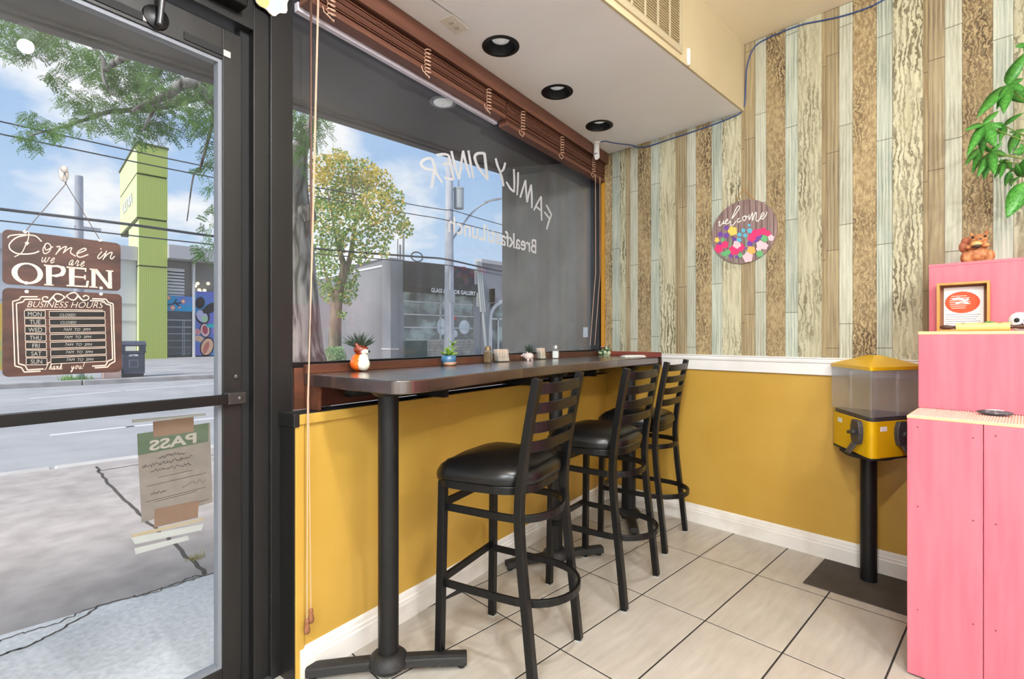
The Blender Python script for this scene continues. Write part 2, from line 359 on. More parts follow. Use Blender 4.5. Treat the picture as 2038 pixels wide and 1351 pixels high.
# ---------------------------------------------------------------- room shell
def W2(o, s): p = FA @ Vector((o, s, 0)); return (p.x, p.y)
room = [W2(-.10, .015), W2(-.10, -7.6), (5.2, -7.5), (5.2, 0)]
fl = tag(MB().prism(room, -.12, -.0012).build('floor', M_grout), 'dark grouted floor slab under beige rectangular tiles', 'floor', kind='structure')
tile0 = None; TX, TY = .3075, .599
for i in range(-4, 9):
    for j in range(0, 8):
        x0 = .970 + TX * i; y1 = .112 - TY * j; y0 = y1 - TY
        cx, cy = x0 + TX / 2, y0 + TY / 2
        if toA((x0 + TX, cy, 0)).x < .01 or x0 > 3.2: continue
        if j == 0: y1 = 0.0
        xc = x0
        g = .0033
        if j == 0:
            t = MB().box(x0 + g, x0 + TX - g, y0 + g, y1 - .001, -.006, 0).build('tile', M_tile, fl)
        elif tile0 is None:
            t = MB().box(x0 + g, x0 + TX - g, y0 + g, y1 - g, -.006, 0).build('tile', M_tile, fl, bevel=.0012, seg=1); tile0 = (t, x0, y0)
        else:
            t = share(tile0[0], fl); t.location = (x0 - tile0[1], y0 - tile0[2], 0)
wb = tag(MB().box(-.16, 5.2, 0, .12, -.12, 3.2).build('wall_back', M_yel), 'side wall, yellow below and weathered plank wallpaper above', 'wall', kind='structure')
tag(MB().box(5.2, 5.32, -7.6, .12, -.12, 3.2).build('wall_right', M_room), 'plain cream wall far right of the diner', 'wall', kind='structure')
tag(MB().box(1.0, 5.32, -7.62, -7.5, -.12, 3.2).build('wall_front', M_room), 'plain cream wall behind the viewer', 'wall', kind='structure')
# wallpaper planks: repeating panel of six strips
def plank(k, x0, x1, z0, z1):
    if z1 - z0 < .02: return
    MB().box(x0 + .0007, x1 - .0007, -.0016 - .0004 * random.random(), 0, z0, z1).build('wallpaper_plank', M_pl[k], wb)
ZT, ZB, VP = 3.03, 1.108, .539
def column(k, x0, x1, joint):
    if joint is None: plank(k, x0, x1, ZB, ZT); return
    z = joint
    while z > ZB: z -= VP
    a = ZB
    z += VP
    while a < ZT - .001:
        b = min(z, ZT); plank(k, x0, x1, a, b - .003); a = b; z += VP
MB().box(-.012, 3.785, -.0009, 0, ZB, ZT).build('wallpaper_backing', mat('joint_brown', rgb(84, 70, 50), .8), wb)
for n, x in enumerate([.277, .7155, 1.154, 1.5925, 2.031, 2.4695, 2.908, 3.3465]):
    dz = .2 * (3 - n)
    column('A', x, x + .105, None)
    column('B', x + .105, x + .172, 2.246 + dz)
    column('C', x + .172, x + .293, None)
    column('T', x + .293, x + .313, 1.991 + dz)
    column('D', x + .313, x + .3755, 2.042 + dz)
    column('E', x + .3755, x + .4385, 2.175 + dz)
for k, x0, x1, jz in (('A', -.012, .055, None), ('B', .055, .125, 2.43), ('C', .125, .176, None), ('D', .176, .213, 2.13), ('E', .213, .277, 2.29)): column(k, x0, x1, jz)
MB().box(3.785, 5.2, -.002, 0, ZB, ZT).build('wallpaper_field', M_pl['E'], wb)
MB().box(-.040, -.013, -.014, 0, 1.12, 2.50).build('corner_bead', mat('ochre_paint', rgb(196, 140, 40), .5), wb)
bprof = [(0, 0), (.018, 0), (.018, .072), (.0145, .078), (.0145, .088), (.010, .094), (.008, .108), (.004, .118), (0, .119)]
tag(MB().prism([(-u, v) for u, v in bprof], .025, 5.2, 'x').build('baseboard_back', M_base), 'moulded white baseboard along the yellow side wall', 'baseboard', kind='structure')
tag(MB(FA).prism(bprof, -2.535, -.004, 'y').build('baseboard_left', M_base), 'moulded white baseboard along the low wall under the window', 'baseboard', kind='structure')
cr_p = [(0, 1.012), (-.016, 1.012), (-.016, 1.075), (-.022, 1.08), (-.024, 1.092), (-.02, 1.100), (-.026, 1.104), (-.026, 1.110), (0, 1.110)]
tag(MB().prism(cr_p, .475, 5.2, 'x').build('trim_1', M_white, bevel=.001), 'white chair rail between yellow paint and plank wallpaper', 'trim', kind='structure')

# low wall under the window
wl = tag(MB(FA).box(-.098, 0, -2.55, .014, -.02, .935).build('wall_left', M_yel), 'low yellow wall under the shop window', 'wall', kind='structure')
MB(FA).box(-.098, .002, -2.556, -2.55, 0, .935).build('end_panel', M_blk, wl)
MB(FA).box(-.098, .014, -2.562, -2.54, .905, .952).build('cap_end', M_blk, wl, bevel=.003)
MB(FA).box(-.09, .004, -2.54, .0, .935, .95).build('cap', M_dark, wl, bevel=.002)
MB(FA).box(0, .013, -2.54, -.006, .912, .948).build('cap_lip', M_yel, wl, bevel=.003)
MB(FA).box(0, .006, -2.551, -2.517, 0, .912).build('edge_strip', M_yel, wl, bevel=.002)

# shop window
w1 = thing('window_1', 'large fixed shop window with painted diner lettering', 'window', FA @ Vector((-.1, -1.25, 1.1)), 0, kind='structure')
GO = -.102
MB(FA).box(GO - .003, GO + .003, -2.51, .012, 1.125, 2.62).build('pane', M_glass, w1)
MB(FA).box(-.118, -.088, -2.51, .012, 1.108, 1.128).build('bottom_rail', M_blkm, w1, bevel=.002)
MB(FA).box(-.118, -.088, -2.51, .012, 2.60, 2.66).build('top_rail', M_blkm, w1)
MB(FA).box(-.122, -.048, -.020, .012, 1.108, 2.62).build('jamb', M_blk, w1)
MB(FA).box(-.098, -.088, -2.50, .0, .952, 1.108).build('apron_board', M_wood, w1)
# post between door and window
SP0, SP1 = PA(539, 675, -.088).y, PA(583, 675, -.088).y
tag(MB(FA).box(-.16, -.088, SP0, SP1, -.02, 2.70).build('trim_2', M_blk, bevel=.002), 'black painted post between the door and the shop window', 'post', kind='structure')
# door frame
SJ0, SJ1 = PA(505, 675, -.102).y, PA(535.5, 675, -.102).y
DL = -3.50
zh0 = 2.262
jm = MB(FA).box(-.17, -.102, SJ0, SJ1, -.02, 2.62).build('trim_3', M_blk, bevel=.002)
tag(jm, 'black aluminium frame around the glass entrance door', 'door frame', kind='structure')
MB(FA).box(-.18, -.135, SJ0 - .03, SJ0, -.02, zh0 + .03).build('stop', M_dark, jm)
MB(FA).box(-.17, -.102, DL - .08, SJ0, zh0 + .03, 2.62).build('header', M_blk, jm, bevel=.002)
MB(FA).box(-.17, -.102, DL - .08, DL - .02, -.02, 2.62).build('jamb', M_blk, jm)
MB(FA).box(-.19, -.06, DL - .1, SJ1, -.06, .012).build('threshold', mat('aluminium_sill', rgb(120, 120, 122), .4, .8), jm)
tag(MB(FA).box(-.2, -.05, -7.62, DL - .08, -.12, .45).build('wall_left', M_yel), 'low wall under the added unseen window left of the door', 'wall', kind='structure')
tag(MB(FA).box(-.2, -.05, -7.62, DL - .08, 2.62, 3.2).build('wall_left', M_blk), 'black wall band above the added unseen window', 'wall', kind='structure')
w2 = thing('added_fill_window', 'added unseen window left of the entrance door for daylight fill', 'window', FA @ Vector((-.1, -5.5, .45)), 0, kind='structure')  # window added out of view to bring cool daylight onto the bulkhead
MB(FA).box(GO - .003, GO + .003, -7.5, DL - .1, .47, 2.62).build('pane', M_glass2, w2)
for s_ in (-7.6, -5.6, DL - .16): MB(FA).box(-.14, -.08, s_, s_ + .08, .45, 2.62).build('mullion', M_blk, w2)
tag(MB(FA).box(-.2, -.05, DL - .08, SP1, 2.62, 3.2).build('wall_left', M_blk), 'black wall band above the entrance door', 'wall', kind='structure')
tag(MB(FA).box(-.2, -.05, SP1, .02, 2.655, 3.2).build('wall_left', M_blk), 'black wall band above the shop window', 'wall', kind='structure')

# glass entrance door
DO = -.125
d1 = thing('door_1', 'glass entrance door with black aluminium frame and push bar', 'door', FA @ Vector((DO, -3.0, 0)), 0, kind='structure')
SS0, SS1 = PA(443, 675, DO).y, PA(481, 675, DO).y
zt = PA(443, 118, DO).z; zb_ = PA(434, 1336, DO).z
MB(FA).box(DO - .045, DO, SS0, SS1, .01, zh0).build('stile', M_blk, d1, bevel=.002)
MB(FA).box(DO - .045, DO, DL, DL + .09, .01, zh0).build('stile', M_blk, d1, bevel=.002)
MB(FA).box(DO - .045, DO, DL + .09, SS0, zt, zh0).build('top_rail', M_blk, d1, bevel=.002)
MB(FA).box(DO - .045, DO, DL + .09, SS0, .01, zb_).build('bottom_rail', M_blk, d1, bevel=.002)
g = .012
M_gask = mat('grey_gasket', rgb(120, 124, 132), .5)
for a in ((SS0 - g, SS0, zb_, zt), (DL + .09, DL + .09 + g, zb_, zt), (DL + .09 + g, SS0 - g, zt - g, zt), (DL + .09 + g, SS0 - g, zb_, zb_ + g)):
    MB(FA).box(DO - .036, DO - .006, *a).build('glazing_bead', M_gask, d1)
MB(FA).box(DO - .024, DO - .018, DL + .085, SS0 + .004, zb_ - .004, zt + .004).build('pane', M_glass2, d1)
zb1, zb2 = PA(437, 806, DO + .03).z, PA(437, 786, DO + .03).z
pb = MB(FA).box(DO + .022, DO + .036, DL + .03, SS0 + .002, zb1, zb2).build('push_bar', M_blkm, d1, bevel=.002)
MB(FA).box(DO, DO + .036, SS0 + .002, SS0 + .062, zb1 - .002, zb2 + .004).build('bracket', mat('black_bracket', rgb(44, 42, 41), .35, spec=.6), pb, bevel=.003)
MB(FA).ell((DO + .037, SS0 + .04, (zb1 + zb2) / 2), (.004, .008, .008)).build('screw', mat('dull_screw', rgb(90, 88, 84), .35, .8), pb, smooth=60)
MB(FA).ell((DO + .001, SS0 + .045, zb2 + .055), (.004, .009, .009)).build('screw', MATS['dull_screw'], d1, smooth=60)
# closer
ck = MB(FA).box(-.102, -.045, -3.35, -2.69, 2.325, 2.40).build('door_closer', M_blkm, d1, bevel=.006)
MB(FA).box(-.12, -.06, -2.94, -2.87, 2.285, 2.325).build('closer_bracket', mat('grey_metal', rgb(92, 92, 94), .35, .7), ck, bevel=.003)
MB(FA).tube([(-.095, -2.93, 2.165), (-.090, -2.925, 2.24), (-.07, -2.93, 2.40)], .008, 10).build('closer_arm', mat('grey_metal', rgb(92, 92, 94), .35, .7), ck, smooth=60)
MB(FA).tube([(DO, -2.93, 2.195), (DO + .008, -2.93, 2.195), (DO + .016, -2.93, 2.195)], [.036, .034, .014], 18).build('closer_foot', M_blkm, ck, smooth=50)
for px, py in ((293, 38), (451, 108)):
    p = PA(px, py, DO)
    MB(FA).box(DO, DO + .004, p.y - .13, p.y - .012, p.z - .012, p.z + .012).build('seal_strip', M_dark, d1)
    MB(FA).box(DO, DO + .005, p.y - .012, p.y + .012, p.z - .011, p.z + .011).build('seal_tip', mat('pale_rubber', rgb(176, 174, 168), .6), d1, bevel=.004)

# ceiling: dropped bulkhead over the window, higher cream ceiling beyond it
ZS = 2.62; XS = 1.024
ce = tag(MB().box(XS - .02, 5.3, -7.6, .1, 3.03, 3.2).build('ceiling', M_cream), 'high cream painted ceiling beyond the dropped bulkhead', 'ceiling', kind='structure')
LIGHTS = [(.484, -1.552), (.379, -1.016), (.276, -.471)]
bm = bmesh.new()
poly = [W2(-.05, .012), W2(-.05, -6.2), (XS, -6.35), (XS, 0)]
vs = [bm.verts.new((x, y, ZS)) for x, y in poly]
ed = [bm.edges.new((vs[i], vs[(i + 1) % 4])) for i in range(4)]
for lx, ly in LIGHTS:
    c = [bm.verts.new((lx + .07 * math.cos(t * math.pi / 14), ly + .07 * math.sin(t * math.pi / 14), ZS)) for t in range(28)]
    ed += [bm.edges.new((c[i], c[(i + 1) % 28])) for i in range(28)]
bmesh.ops.triangle_fill(bm, edges=ed, use_beauty=True)
bm.verts.ensure_lookup_table()
up = bmesh.ops.extrude_face_region(bm, geom=bm.faces[:])
bmesh.ops.translate(bm, vec=(0, 0, .02), verts=[v for v in up['geom'] if isinstance(v, bmesh.types.BMVert)])
bmesh.ops.recalc_face_normals(bm, faces=bm.faces)
me = bpy.data.meshes.new('bulkhead_underside'); bm.to_mesh(me); bm.free(); me.materials.append(M_ceil)
bu = bpy.data.objects.new('ceiling', me); col.objects.link(bu); WM[bu.name] = Matrix.Identity(4)
tag(bu, 'low white bulkhead ceiling over the window counter', 'ceiling', kind='structure')
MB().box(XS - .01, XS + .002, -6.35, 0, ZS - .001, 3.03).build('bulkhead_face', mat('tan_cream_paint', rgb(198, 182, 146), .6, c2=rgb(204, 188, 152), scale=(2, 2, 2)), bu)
MB().prism([W2(-.2, .1), W2(-.2, -7.6), (XS, -7.6), (XS, .1)], 3.06, 3.2).build('bulkhead_roof', M_dark, bu)

# exterior alcove round the shop window
M_stu = mat('grey_stucco', rgb(104, 104, 107), .85, c2=rgb(118, 118, 121), scale=(6, 6, 3), bump=.1)
M_sof = mat('dark_grey_soffit', rgb(40, 40, 43), .6, c2=rgb(48, 48, 51), scale=(2, 2, 2))
XF, ZF = -.73, 2.60
tag(MB().prism([(XF, -.41), W2(-.125, .02), W2(-.125, .5), (XF, .5)], -.1, 3.4).build('wall_outside', M_stu), 'dark grey stucco pier outside the shop window', 'wall', kind='structure')
so = MB().prism([(XF, .2), W2(-.165, .1), W2(-.165, -7.5), (XF, -7.5)], ZF, ZF + .1).build('ceiling', M_sof)
tag(so, 'dark grey soffit over the recessed shop front outside', 'ceiling', kind='structure')
MB().box(XF - .06, XF, -7.5, .2, ZF - .028, 3.4).build('fascia_beam', M_sof, so)
MB().box(XF, XF + .02, -7.5, .2, ZF - .012, ZF).build('edge_moulding', mat('grey_aluminium', rgb(110, 108, 114), .4, .5), so)
# ---------------------------------------------------------------- room lamps (behind and above the viewer) and added fill panels
M_lampw = mat('lit_opal_glass', (1, .98, .95, 1), .4, emit=2.0)
for (x, y), lb in zip(((2.01, -2.60), (3.7, -2.24)), ('above the viewer', 'towards the right wall')):
    p = thing('ceiling_lamp', 'small round opal pendant lamp ' + lb, 'ceiling lamp', (x, y, 2.72), 0, 'round pendant lamps')
    MB().lathe([(.0, 2.725), (.02, 2.728), (.036, 2.74), (.042, 2.76), (.03, 2.785), (.012, 2.79)], 20, (x, y, 0)).build('globe', M_lampw, p, smooth=60)
    MB().lathe([(.012, 2.788), (.006, 2.80), (.006, 3.01), (.045, 3.015), (.045, 3.03)], 16, (x, y, 0)).build('stem', M_white, p, smooth=40)
    ld = bpy.data.lights.new('lamp_glow', 'POINT'); ld.energy = LAMP_W; ld.shadow_soft_size = .03; ld.color = (.95, .97, 1)
    lo = bpy.data.objects.new('lamp_glow', ld); col.objects.link(lo); lo.parent = p; lo.location = (0, 0, -.035)
for (x, y), lb in zip(((2.9, -4.6), (4.3, -4.0), (3.6, -6.3)), ('behind the viewer', 'nearest the right wall', 'at the back of the room')):  # ceiling panels added out of view to fill the room with light
    p = thing('added_fill_panel', 'added unseen square fill panel on the cream ceiling ' + lb, 'fill light', (x, y, 2.98), 0, 'added fill panels in the room')
    MB().box(x - .32, x + .32, y - .32, y + .32, 2.985, 3.03).build('housing', M_white, p)
    MB().box(x - .29, x + .29, y - .29, y + .29, 2.978, 2.985).build('diffuser', M_lampw, p)
    ld = bpy.data.lights.new('fill_panel_glow', 'AREA'); ld.energy = FILL_PANEL_W; ld.size = .56; ld.color = (.93, .97, 1)
    lo = bpy.data.objects.new('fill_panel_glow', ld); col.objects.link(lo); lo.parent = p; lo.location = (0, 0, -.012)

# ---------------------------------------------------------------- window counter
ZC = 1.085
ct = thing('bar_counter', 'long dark stained wooden window counter on black pedestals', 'counter', FA @ Vector((.2, -1.2, 0)), A_ANG)
fr = [(-2.36, .463), (-2.1, .43), (-1.7, .39), (-1.3, .385), (-.7, .40), (-.05, .455)]
out_ = [(-.088, -2.462), (.2, -2.478), (.38, -2.482)] + [(.404 + .06 * math.sin(R(a)), -2.422 - .06 * math.cos(R(a))) for a in range(0, 91, 9)] + [(b, a) for a, b in fr] + [(.46, -.083), (-.088, .014)]
MB(FA).prism(out_, ZC - .044, ZC).build('top', M_top, ct, bevel=.004)
MB(FA).box(-.088, -.066, -2.465, -.0, ZC, ZC + .034).build('backsplash', M_wood, ct, bevel=.002)
MB().box(-.07, .468, -.02, -.002, ZC, ZC + .034).build('end_board', M_red, ct, bevel=.002)
MB(FA).box(-.06, -.02, -2.30, -.05, .985, ZC - .044).build('support_rail', M_dark, ct)
MB(FA).box(.05, .11, -2.38, -.10, ZC - .075, ZC - .044).build('support_rail', M_dark, ct)
for s in (-2.46, -1.9, -1.2, -.4): MB(FA).box(-.08, .0 if s < -2.4 else .10, s, s + (.014 if s < -2.4 else .03), .953, ZC - .044).build('bracket', M_wood if s < -2.4 else M_dark, ct)
M_ped = mat('pedestal_black', rgb(20, 20, 21), .42, spec=.35)
def pedestal(px, py, ang):
    p = onz(px, py, 0); x, y = p.x, p.y
    c = MB().lathe([(.037, .062), (.037, ZC - .06)], 24, (x, y, 0)).build('pedestal', M_ped, ct, smooth=40)
    MB().lathe([(.0, .02), (.06, .022), (.072, .04), (.066, .06), (.05, .075), (.038, .078)], 24, (x, y, 0)).build('collar', mat('cast_iron', rgb(28, 27, 27), .6, bump=.2, scale=(90, 90, 90)), c, smooth=50)
    d = Vector((math.cos(ang), math.sin(ang), 0))
    for sgn in (1, -1):
        a = Vector((x, y, 0)) + d * sgn * .03; b = Vector((x, y, 0)) + d * sgn * .285
        MB().sweep([a + Vector((0, 0, .042)), a.lerp(b, .5) + Vector((0, 0, .039)), b + Vector((0, 0, .033))], [(-.03, -.016), (.03, -.016), (.026, .012), (.012, .018), (-.012, .018), (-.026, .012)]).build('foot', MATS['cast_iron'], c, bevel=.003)
        MB().lathe([(.014, 0), (.016, .006), (.01, .02)], 12, b - d * sgn * .02).build('glide', M_dark, c, smooth=50)
    MB().box(x - .11, x + .11, y - .11, y + .11, ZC - .05, ZC - .0445).build('top_plate', M_ped, c, bevel=.002)
    MB().lathe([(.05, ZC - .075), (.075, ZC - .05)], 18, (x, y, 0)).build('flange', M_ped, c, smooth=40)
pedestal(773, 1337, R(53)); pedestal(1106, 1118, R(66)); pedestal(1254, 1034, R(-52))

# ---------------------------------------------------------------- bar stools
M_vin = mat('black_vinyl', rgb(11, 11, 12), .3, spec=.5, bump=.02, scale=(60, 60, 60))
M_cap = mat('grey_foot_cap', rgb(170, 168, 164), .5)
def make_stool(loc, rz, label):
    t = thing('bar_stool', label, 'bar stool', loc, rz, 'bar stools at the window counter')
    fr = WM[t.name] @ Matrix.Translation((-.2, 0, 0))
    for v in (-1, 1):
        l = MB(fr).sweep([(0, v * .19, .006), (.006, v * .187, .35), (.012, v * .183, .69)], [(-.0145, -.0145), (.0145, -.0145), (.0145, .0145), (-.0145, .0145)], up=(1, 0, 0)).build('leg', M_blkm, t, bevel=.002)
        MB(fr).box(-.014, .014, v * .19 - .014, v * .19 + .014, 0, .008).build('foot_cap', M_cap, l)
        l = MB(fr).sweep(catmull([(.40, v * .202, .006), (.374, v * .2, .25), (.350, v * .198, .46), (.340, v * .196, .62), (.350, v * .194, .76), (.376, v * .194, .92), (.408, v * .194, 1.083)], 4), [(-.016, -.0145), (.016, -.0145), (.016, .0145), (-.016, .0145)], up=(1, 0, 0)).build('leg', M_blkm, t, bevel=.0025)
        MB(fr).box(.386, .414, v * .202 - .014, v * .202 + .014, 0, .008).build('foot_cap', M_cap, l)
    def up(z): return .350 + (z - .76) * .18
    for z in (1.047, .980, .913, .846):
        pts = []
        for k in range(17):
            v = -.186 + .372 * k / 16; pts.append((up(z) + .034 * (1 - abs(v / .186) ** 3.2), v, z))
        MB(fr).sweep(pts, [(-.005, -.0185), (.005, -.0185), (.005, .0185), (-.005, .0185)]).build('back_slat', M_blkm, t, bevel=.002)
    def outline(sc_, n=44):
        o = []
        for k in range(n):
            a = 2 * math.pi * k / n; c, s_ = math.cos(a), math.sin(a); e = 2 / 4.2
            x = math.copysign(abs(c) ** e, c); y = math.copysign(abs(s_) ** e, s_)
            w = .236 - .036 * (x + 1) / 2 - .035 * max(0, x) ** 3
            o.append((.165 + .205 * x * sc_, y * w * sc_))
        return o
    b = MB(fr); L = [(.702, .955), (.708, .99), (.722, 1.0), (.738, .99), (.755, .94), (.768, .84), (.777, .66), (.783, .40), (.785, .12)]
    n = 44
    for z, s_ in L: b.v += [Vector((x, y, z - (.012 if x < .02 else 0) * (s_ > .8))) for x, y in outline(s_)]
    for i in range(len(L) - 1):
        for k in range(n): b.f.append([i * n + k, i * n + (k + 1) % n, (i + 1) * n + (k + 1) % n, (i + 1) * n + k])
    b.f.append(list(range(n))[::-1]); b.f.append([(len(L) - 1) * n + k for k in range(n)])
    b.build('seat_cushion', M_vin, t, smooth=70)
    MB(fr).prism(outline(.95), .672, .701).build('seat_frame', M_blkm, t, bevel=.003)
    for z, bl, w in ((.588, .400, .172), (.305, .468, .178)):
        pts = [(.008, -w, z), (.13, -w, z), (.25, -w * .985, z)]
        for k in range(1, 16):
            a = -math.pi / 2 + math.pi * k / 16
            pts.append((.27 + (bl - .27) * math.cos(a) ** .9, w * math.sin(a) * .98, z))
        pts += [(.25, w * .985, z), (.13, w, z), (.008, w, z)]
        MB(fr).sweep(pts, [(-.006, -.0135), (.006, -.0135), (.006, .0135), (-.006, .0135)]).build('foot_ring', M_blkm, t, bevel=.002)
        MB(fr).box(-.006, .006, -.175, .175, z - .006, z + .024).build('stretcher', M_blkm, t, bevel=.002)
    return t
def stool_loc(frt, rear): return Vector(((frt[0] + rear[0]) / 2, (frt[1] + rear[1]) / 2, 0)), math.atan2(rear[1] - frt[1], rear[0] - frt[0])
c2, a2 = stool_loc((.5645, -1.143), (.96, -1.073))
st = make_stool(c2, a2, 'middle of the three black ladder-back bar stools')
# nearest stool: from its front right and rear right feet; farthest: from its rear feet
a1 = R(17.0); fr_ = Vector((.629, -1.722)); u1 = Vector((math.cos(a1), math.sin(a1))); v1 = Vector((-math.sin(a1), math.cos(a1)))
c1 = fr_ - v1 * .19 + u1 * .2 + Vector((-.022, .005))
dup(st, (c1.x, c1.y, 0), a1, 'black ladder-back bar stool nearest the viewer, by the first pedestal')
a3 = R(11.5); r3 = Vector((.783, -.4045)); u3 = Vector((math.cos(a3), math.sin(a3)))
c3 = r3 - u3 * .2
dup(st, (c3.x, c3.y, 0), a3, 'farthest black ladder-back bar stool, next to the yellow side wall')

# ---------------------------------------------------------------- gumball machine on its mat
gm = thing('gumball_machine', 'yellow three-sided candy vending machine on black pole', 'vending machine', (1.69, -.15, 0))
M_gy = mat('yellow_plastic', rgb(226, 180, 14), .35, c2=rgb(222, 172, 8), scale=(6, 6, 6))
M_gp = glass('clear_plastic', (.97, .97, .97, 1), 1.25, .05, .02, dirt=.34)
M_gd = mat('dark_grey_plastic', rgb(62, 60, 64), .45)
TF, TL, TR = Vector((1.74, -.372, 0)), Vector((1.495, -.036, 0)), Vector((1.902, -.02, 0)); TC = (TF + TL + TR) / 3
def tri(sc_, r=.03, n=5):
    P = [TC + (p - TC) * sc_ for p in (TF, TR, TL)]; o = []
    for i in range(3):
        p = P[i]; a = (P[i - 1] - p).normalized(); b = (P[(i + 1) % 3] - p).normalized()
        k = r * 1.7
        for q in range(n + 1):
            t = q / n; w = (p + a * k) * (1 - t) ** 2 + p * 2 * t * (1 - t) + (p + b * k) * t * t; o.append((w.x, w.y))
    return o
MB().prism(tri(.99), .652, .825).build('body', M_gy, gm, smooth=40, bevel=.002)
MB().prism(tri(.95), .825, .846).build('tray', M_gd, gm, smooth=40)
MB().prism(tri(1.0), .644, .653).build('base_plate', M_dark, gm, smooth=40)
MB().lathe([(.0, .622), (.10, .626), (.125, .644)], 24, (1.69, -.15, 0)).build('flange', M_dark, gm, smooth=50)
MB().lathe([(.036, .004), (.036, .63)], 24, (1.69, -.15, 0)).build('pole', M_ped, gm, smooth=40)
P3 = [TC + (p - TC) * .955 for p in (TF, TR, TL)]
for i in range(3):
    a, b = P3[i], P3[(i + 1) % 3]
    for t0, t1 in ((0, .49), (.51, 1)):
        p, q = a.lerp(b, t0), a.lerp(b, t1)
        MB().bar(p + Vector((0, 0, .958)), q + Vector((0, 0, .958)), .003, .224).build('clear_panel', M_gp, gm)
    mid = a.lerp(b, .5); n_ = (mid - TC).normalized()
    MB().bar(mid + Vector((0, 0, .846)) - n_ * .004, mid + Vector((0, 0, 1.07)) - n_ * .004, .012, .008, up=n_).build('divider', M_gp, gm)
b = MB(); o = tri(1.02, .015); n = len(o)
b.v = [Vector((x, y, 1.066)) for x, y in o] + [Vector((x, y, 1.082)) for x, y in o] + [Vector((TC.x + (x - TC.x) * .12, TC.y + (y - TC.y) * .12, 1.134)) for x, y in o]
for j in range(2):
    for k in range(n): b.f.append([j * n + k, j * n + (k + 1) % n, (j + 1) * n + (k + 1) % n, (j + 1) * n + k])
b.f += [list(range(n))[::-1], [2 * n + k for k in range(n)]]
b.build('lid', M_gy, gm, smooth=25)
MB().lathe([(.008, 1.13), (.008, 1.14), (.0, 1.142)], 10, TC).build('lock', mat('dull_steel', rgb(150, 150, 150), .3, 1), gm)
for (a, b_, t, sg) in ((TF, TL, .27, -1), (TF, TR, .52, 1)):
    a = TC + (a - TC) * .99; b_ = TC + (b_ - TC) * .99
    d = (b_ - a).normalized(); n_ = Vector((d.y, -d.x, 0))
    if n_.dot(a.lerp(b_, .5) - TC) < 0: n_ = -n_
    c = a.lerp(b_, t) + Vector((0, 0, .762)); fm = Matrix(((d.x, n_.x, 0, c.x), (d.y, n_.y, 0, c.y), (0, 0, 1, c.z), (0, 0, 0, 1)))
    k = MB(fm).prism([(-.03, -.055), (.03, -.055), (.040, -.03), (.044, 0), (.042, .03), (.03, .058), (-.03, .058), (-.042, .03), (-.044, 0), (-.040, -.03)], -.004, .02, 'y').build('coin_mechanism', M_gd, gm, bevel=.004)
    MB(fm).tube([(0, .018, 0), (0, .034, 0)], .014, 14).build('knob', M_gd, k)
    MB(fm).bar((-.03, .036, .006), (.03, .036, -.006), .012, .016).build('handle', M_gd, k, bevel=.004)
    MB(fm).sweep([(0, .004, -.05), (0, .022, -.058), (0, .05, -.102)], [(-.022, -.004), (.022, -.004), (.022, .004), (-.022, .004)], up=(0, 1, 0)).build('chute_flap', M_gd, k, bevel=.002)
    tt = .74 if sg < 0 else .22
    c = a.lerp(b_, tt) + Vector((0, 0, .79))
    fm = Matrix(((d.x, n_.x, 0, c.x), (d.y, n_.y, 0, c.y), (0, 0, 1, c.z), (0, 0, 0, 1)))
    MB(fm).box(-.022, .022, 0, .0012, -.011, .011).build('price_label', mat('paper_white', rgb(236, 238, 240), .6), gm)
mt = tag(MB().prism([(1.467, -.418), (1.941, -.418), (1.941, -.026), (1.467, -.026)], .0, .004).build('rubber_mat', mat('dark_rubber', rgb(62, 56, 50), .75, c2=rgb(72, 66, 60), scale=(9, 9, 9)), bevel=.002), 'dark brown rubber mat under the yellow vending machine', 'mat')

# ---------------------------------------------------------------- pink stepped shelf
M_pk = mat('pink_paint', rgb(212, 100, 116), .5, c2=rgb(216, 112, 126), scale=(30, 30, 2.5), detail=6, bump=.12)
M_ply = mat('raw_plywood', rgb(230, 200, 150), .7, c2=rgb(214, 180, 130), scale=(4, 4, 60))
X0, X1 = 1.943, 2.95
Y1, Y2, Y3 = -.895, -.628, -.325; Z1, Z2, Z3 = .942, 1.245, 1.542
ps = thing('stepped_shelf', 'pink painted plywood stepped display shelf against the wall', 'shelf', (2.4, -.45, 0))
MB().prism([(Y1 + .015, .0), (-.004, .0), (-.004, Z3 - .012), (Y3 + .015, Z3 - .012), (Y3 + .015, Z2 - .012), (Y2 + .015, Z2 - .012), (Y2 + .015, Z1 - .012), (Y1 + .015, Z1 - .012)], X0 + .002, X0 + .016, 'x').build('side_panel', M_pk, ps)
MB().prism([(Y1 + .015, .0), (-.004, .0), (-.004, Z3 - .012), (Y3 + .015, Z3 - .012), (Y3 + .015, Z2 - .012), (Y2 + .015, Z2 - .012), (Y2 + .015, Z1 - .012), (Y1 + .015, Z1 - .012)], X1 - .016, X1 - .002, 'x').build('side_panel', M_pk, ps)
sx = ony(1957, 1000, Y1).x
MB().box(X0, sx - .0008, Y1, Y1 + .015, .008, Z1 - .012).build('front_board', M_pk, ps, bevel=.0015)
MB().box(sx + .0008, X1, Y1, Y1 + .015, .008, Z1 - .012).build('front_board', M_pk, ps, bevel=.0015)
MB().box(X0, X1, Y2, Y2 + .015, Z1, Z2 - .012).build('riser_board', M_pk, ps, bevel=.0015)
MB().box(X0, X1, Y3, Y3 + .015, Z2, Z3 - .012).build('riser_board', M_pk, ps, bevel=.0015)
MB().box(X0 - .001, X1, Y1 - .001, Y2, Z1 - .012, Z1 - .003).build('tread', M_ply, ps, bevel=.001)
MB().box(X0 - .001, X1, Y2 - .001, Y3, Z2 - .012, Z2).build('tread', M_ply, ps, bevel=.001)
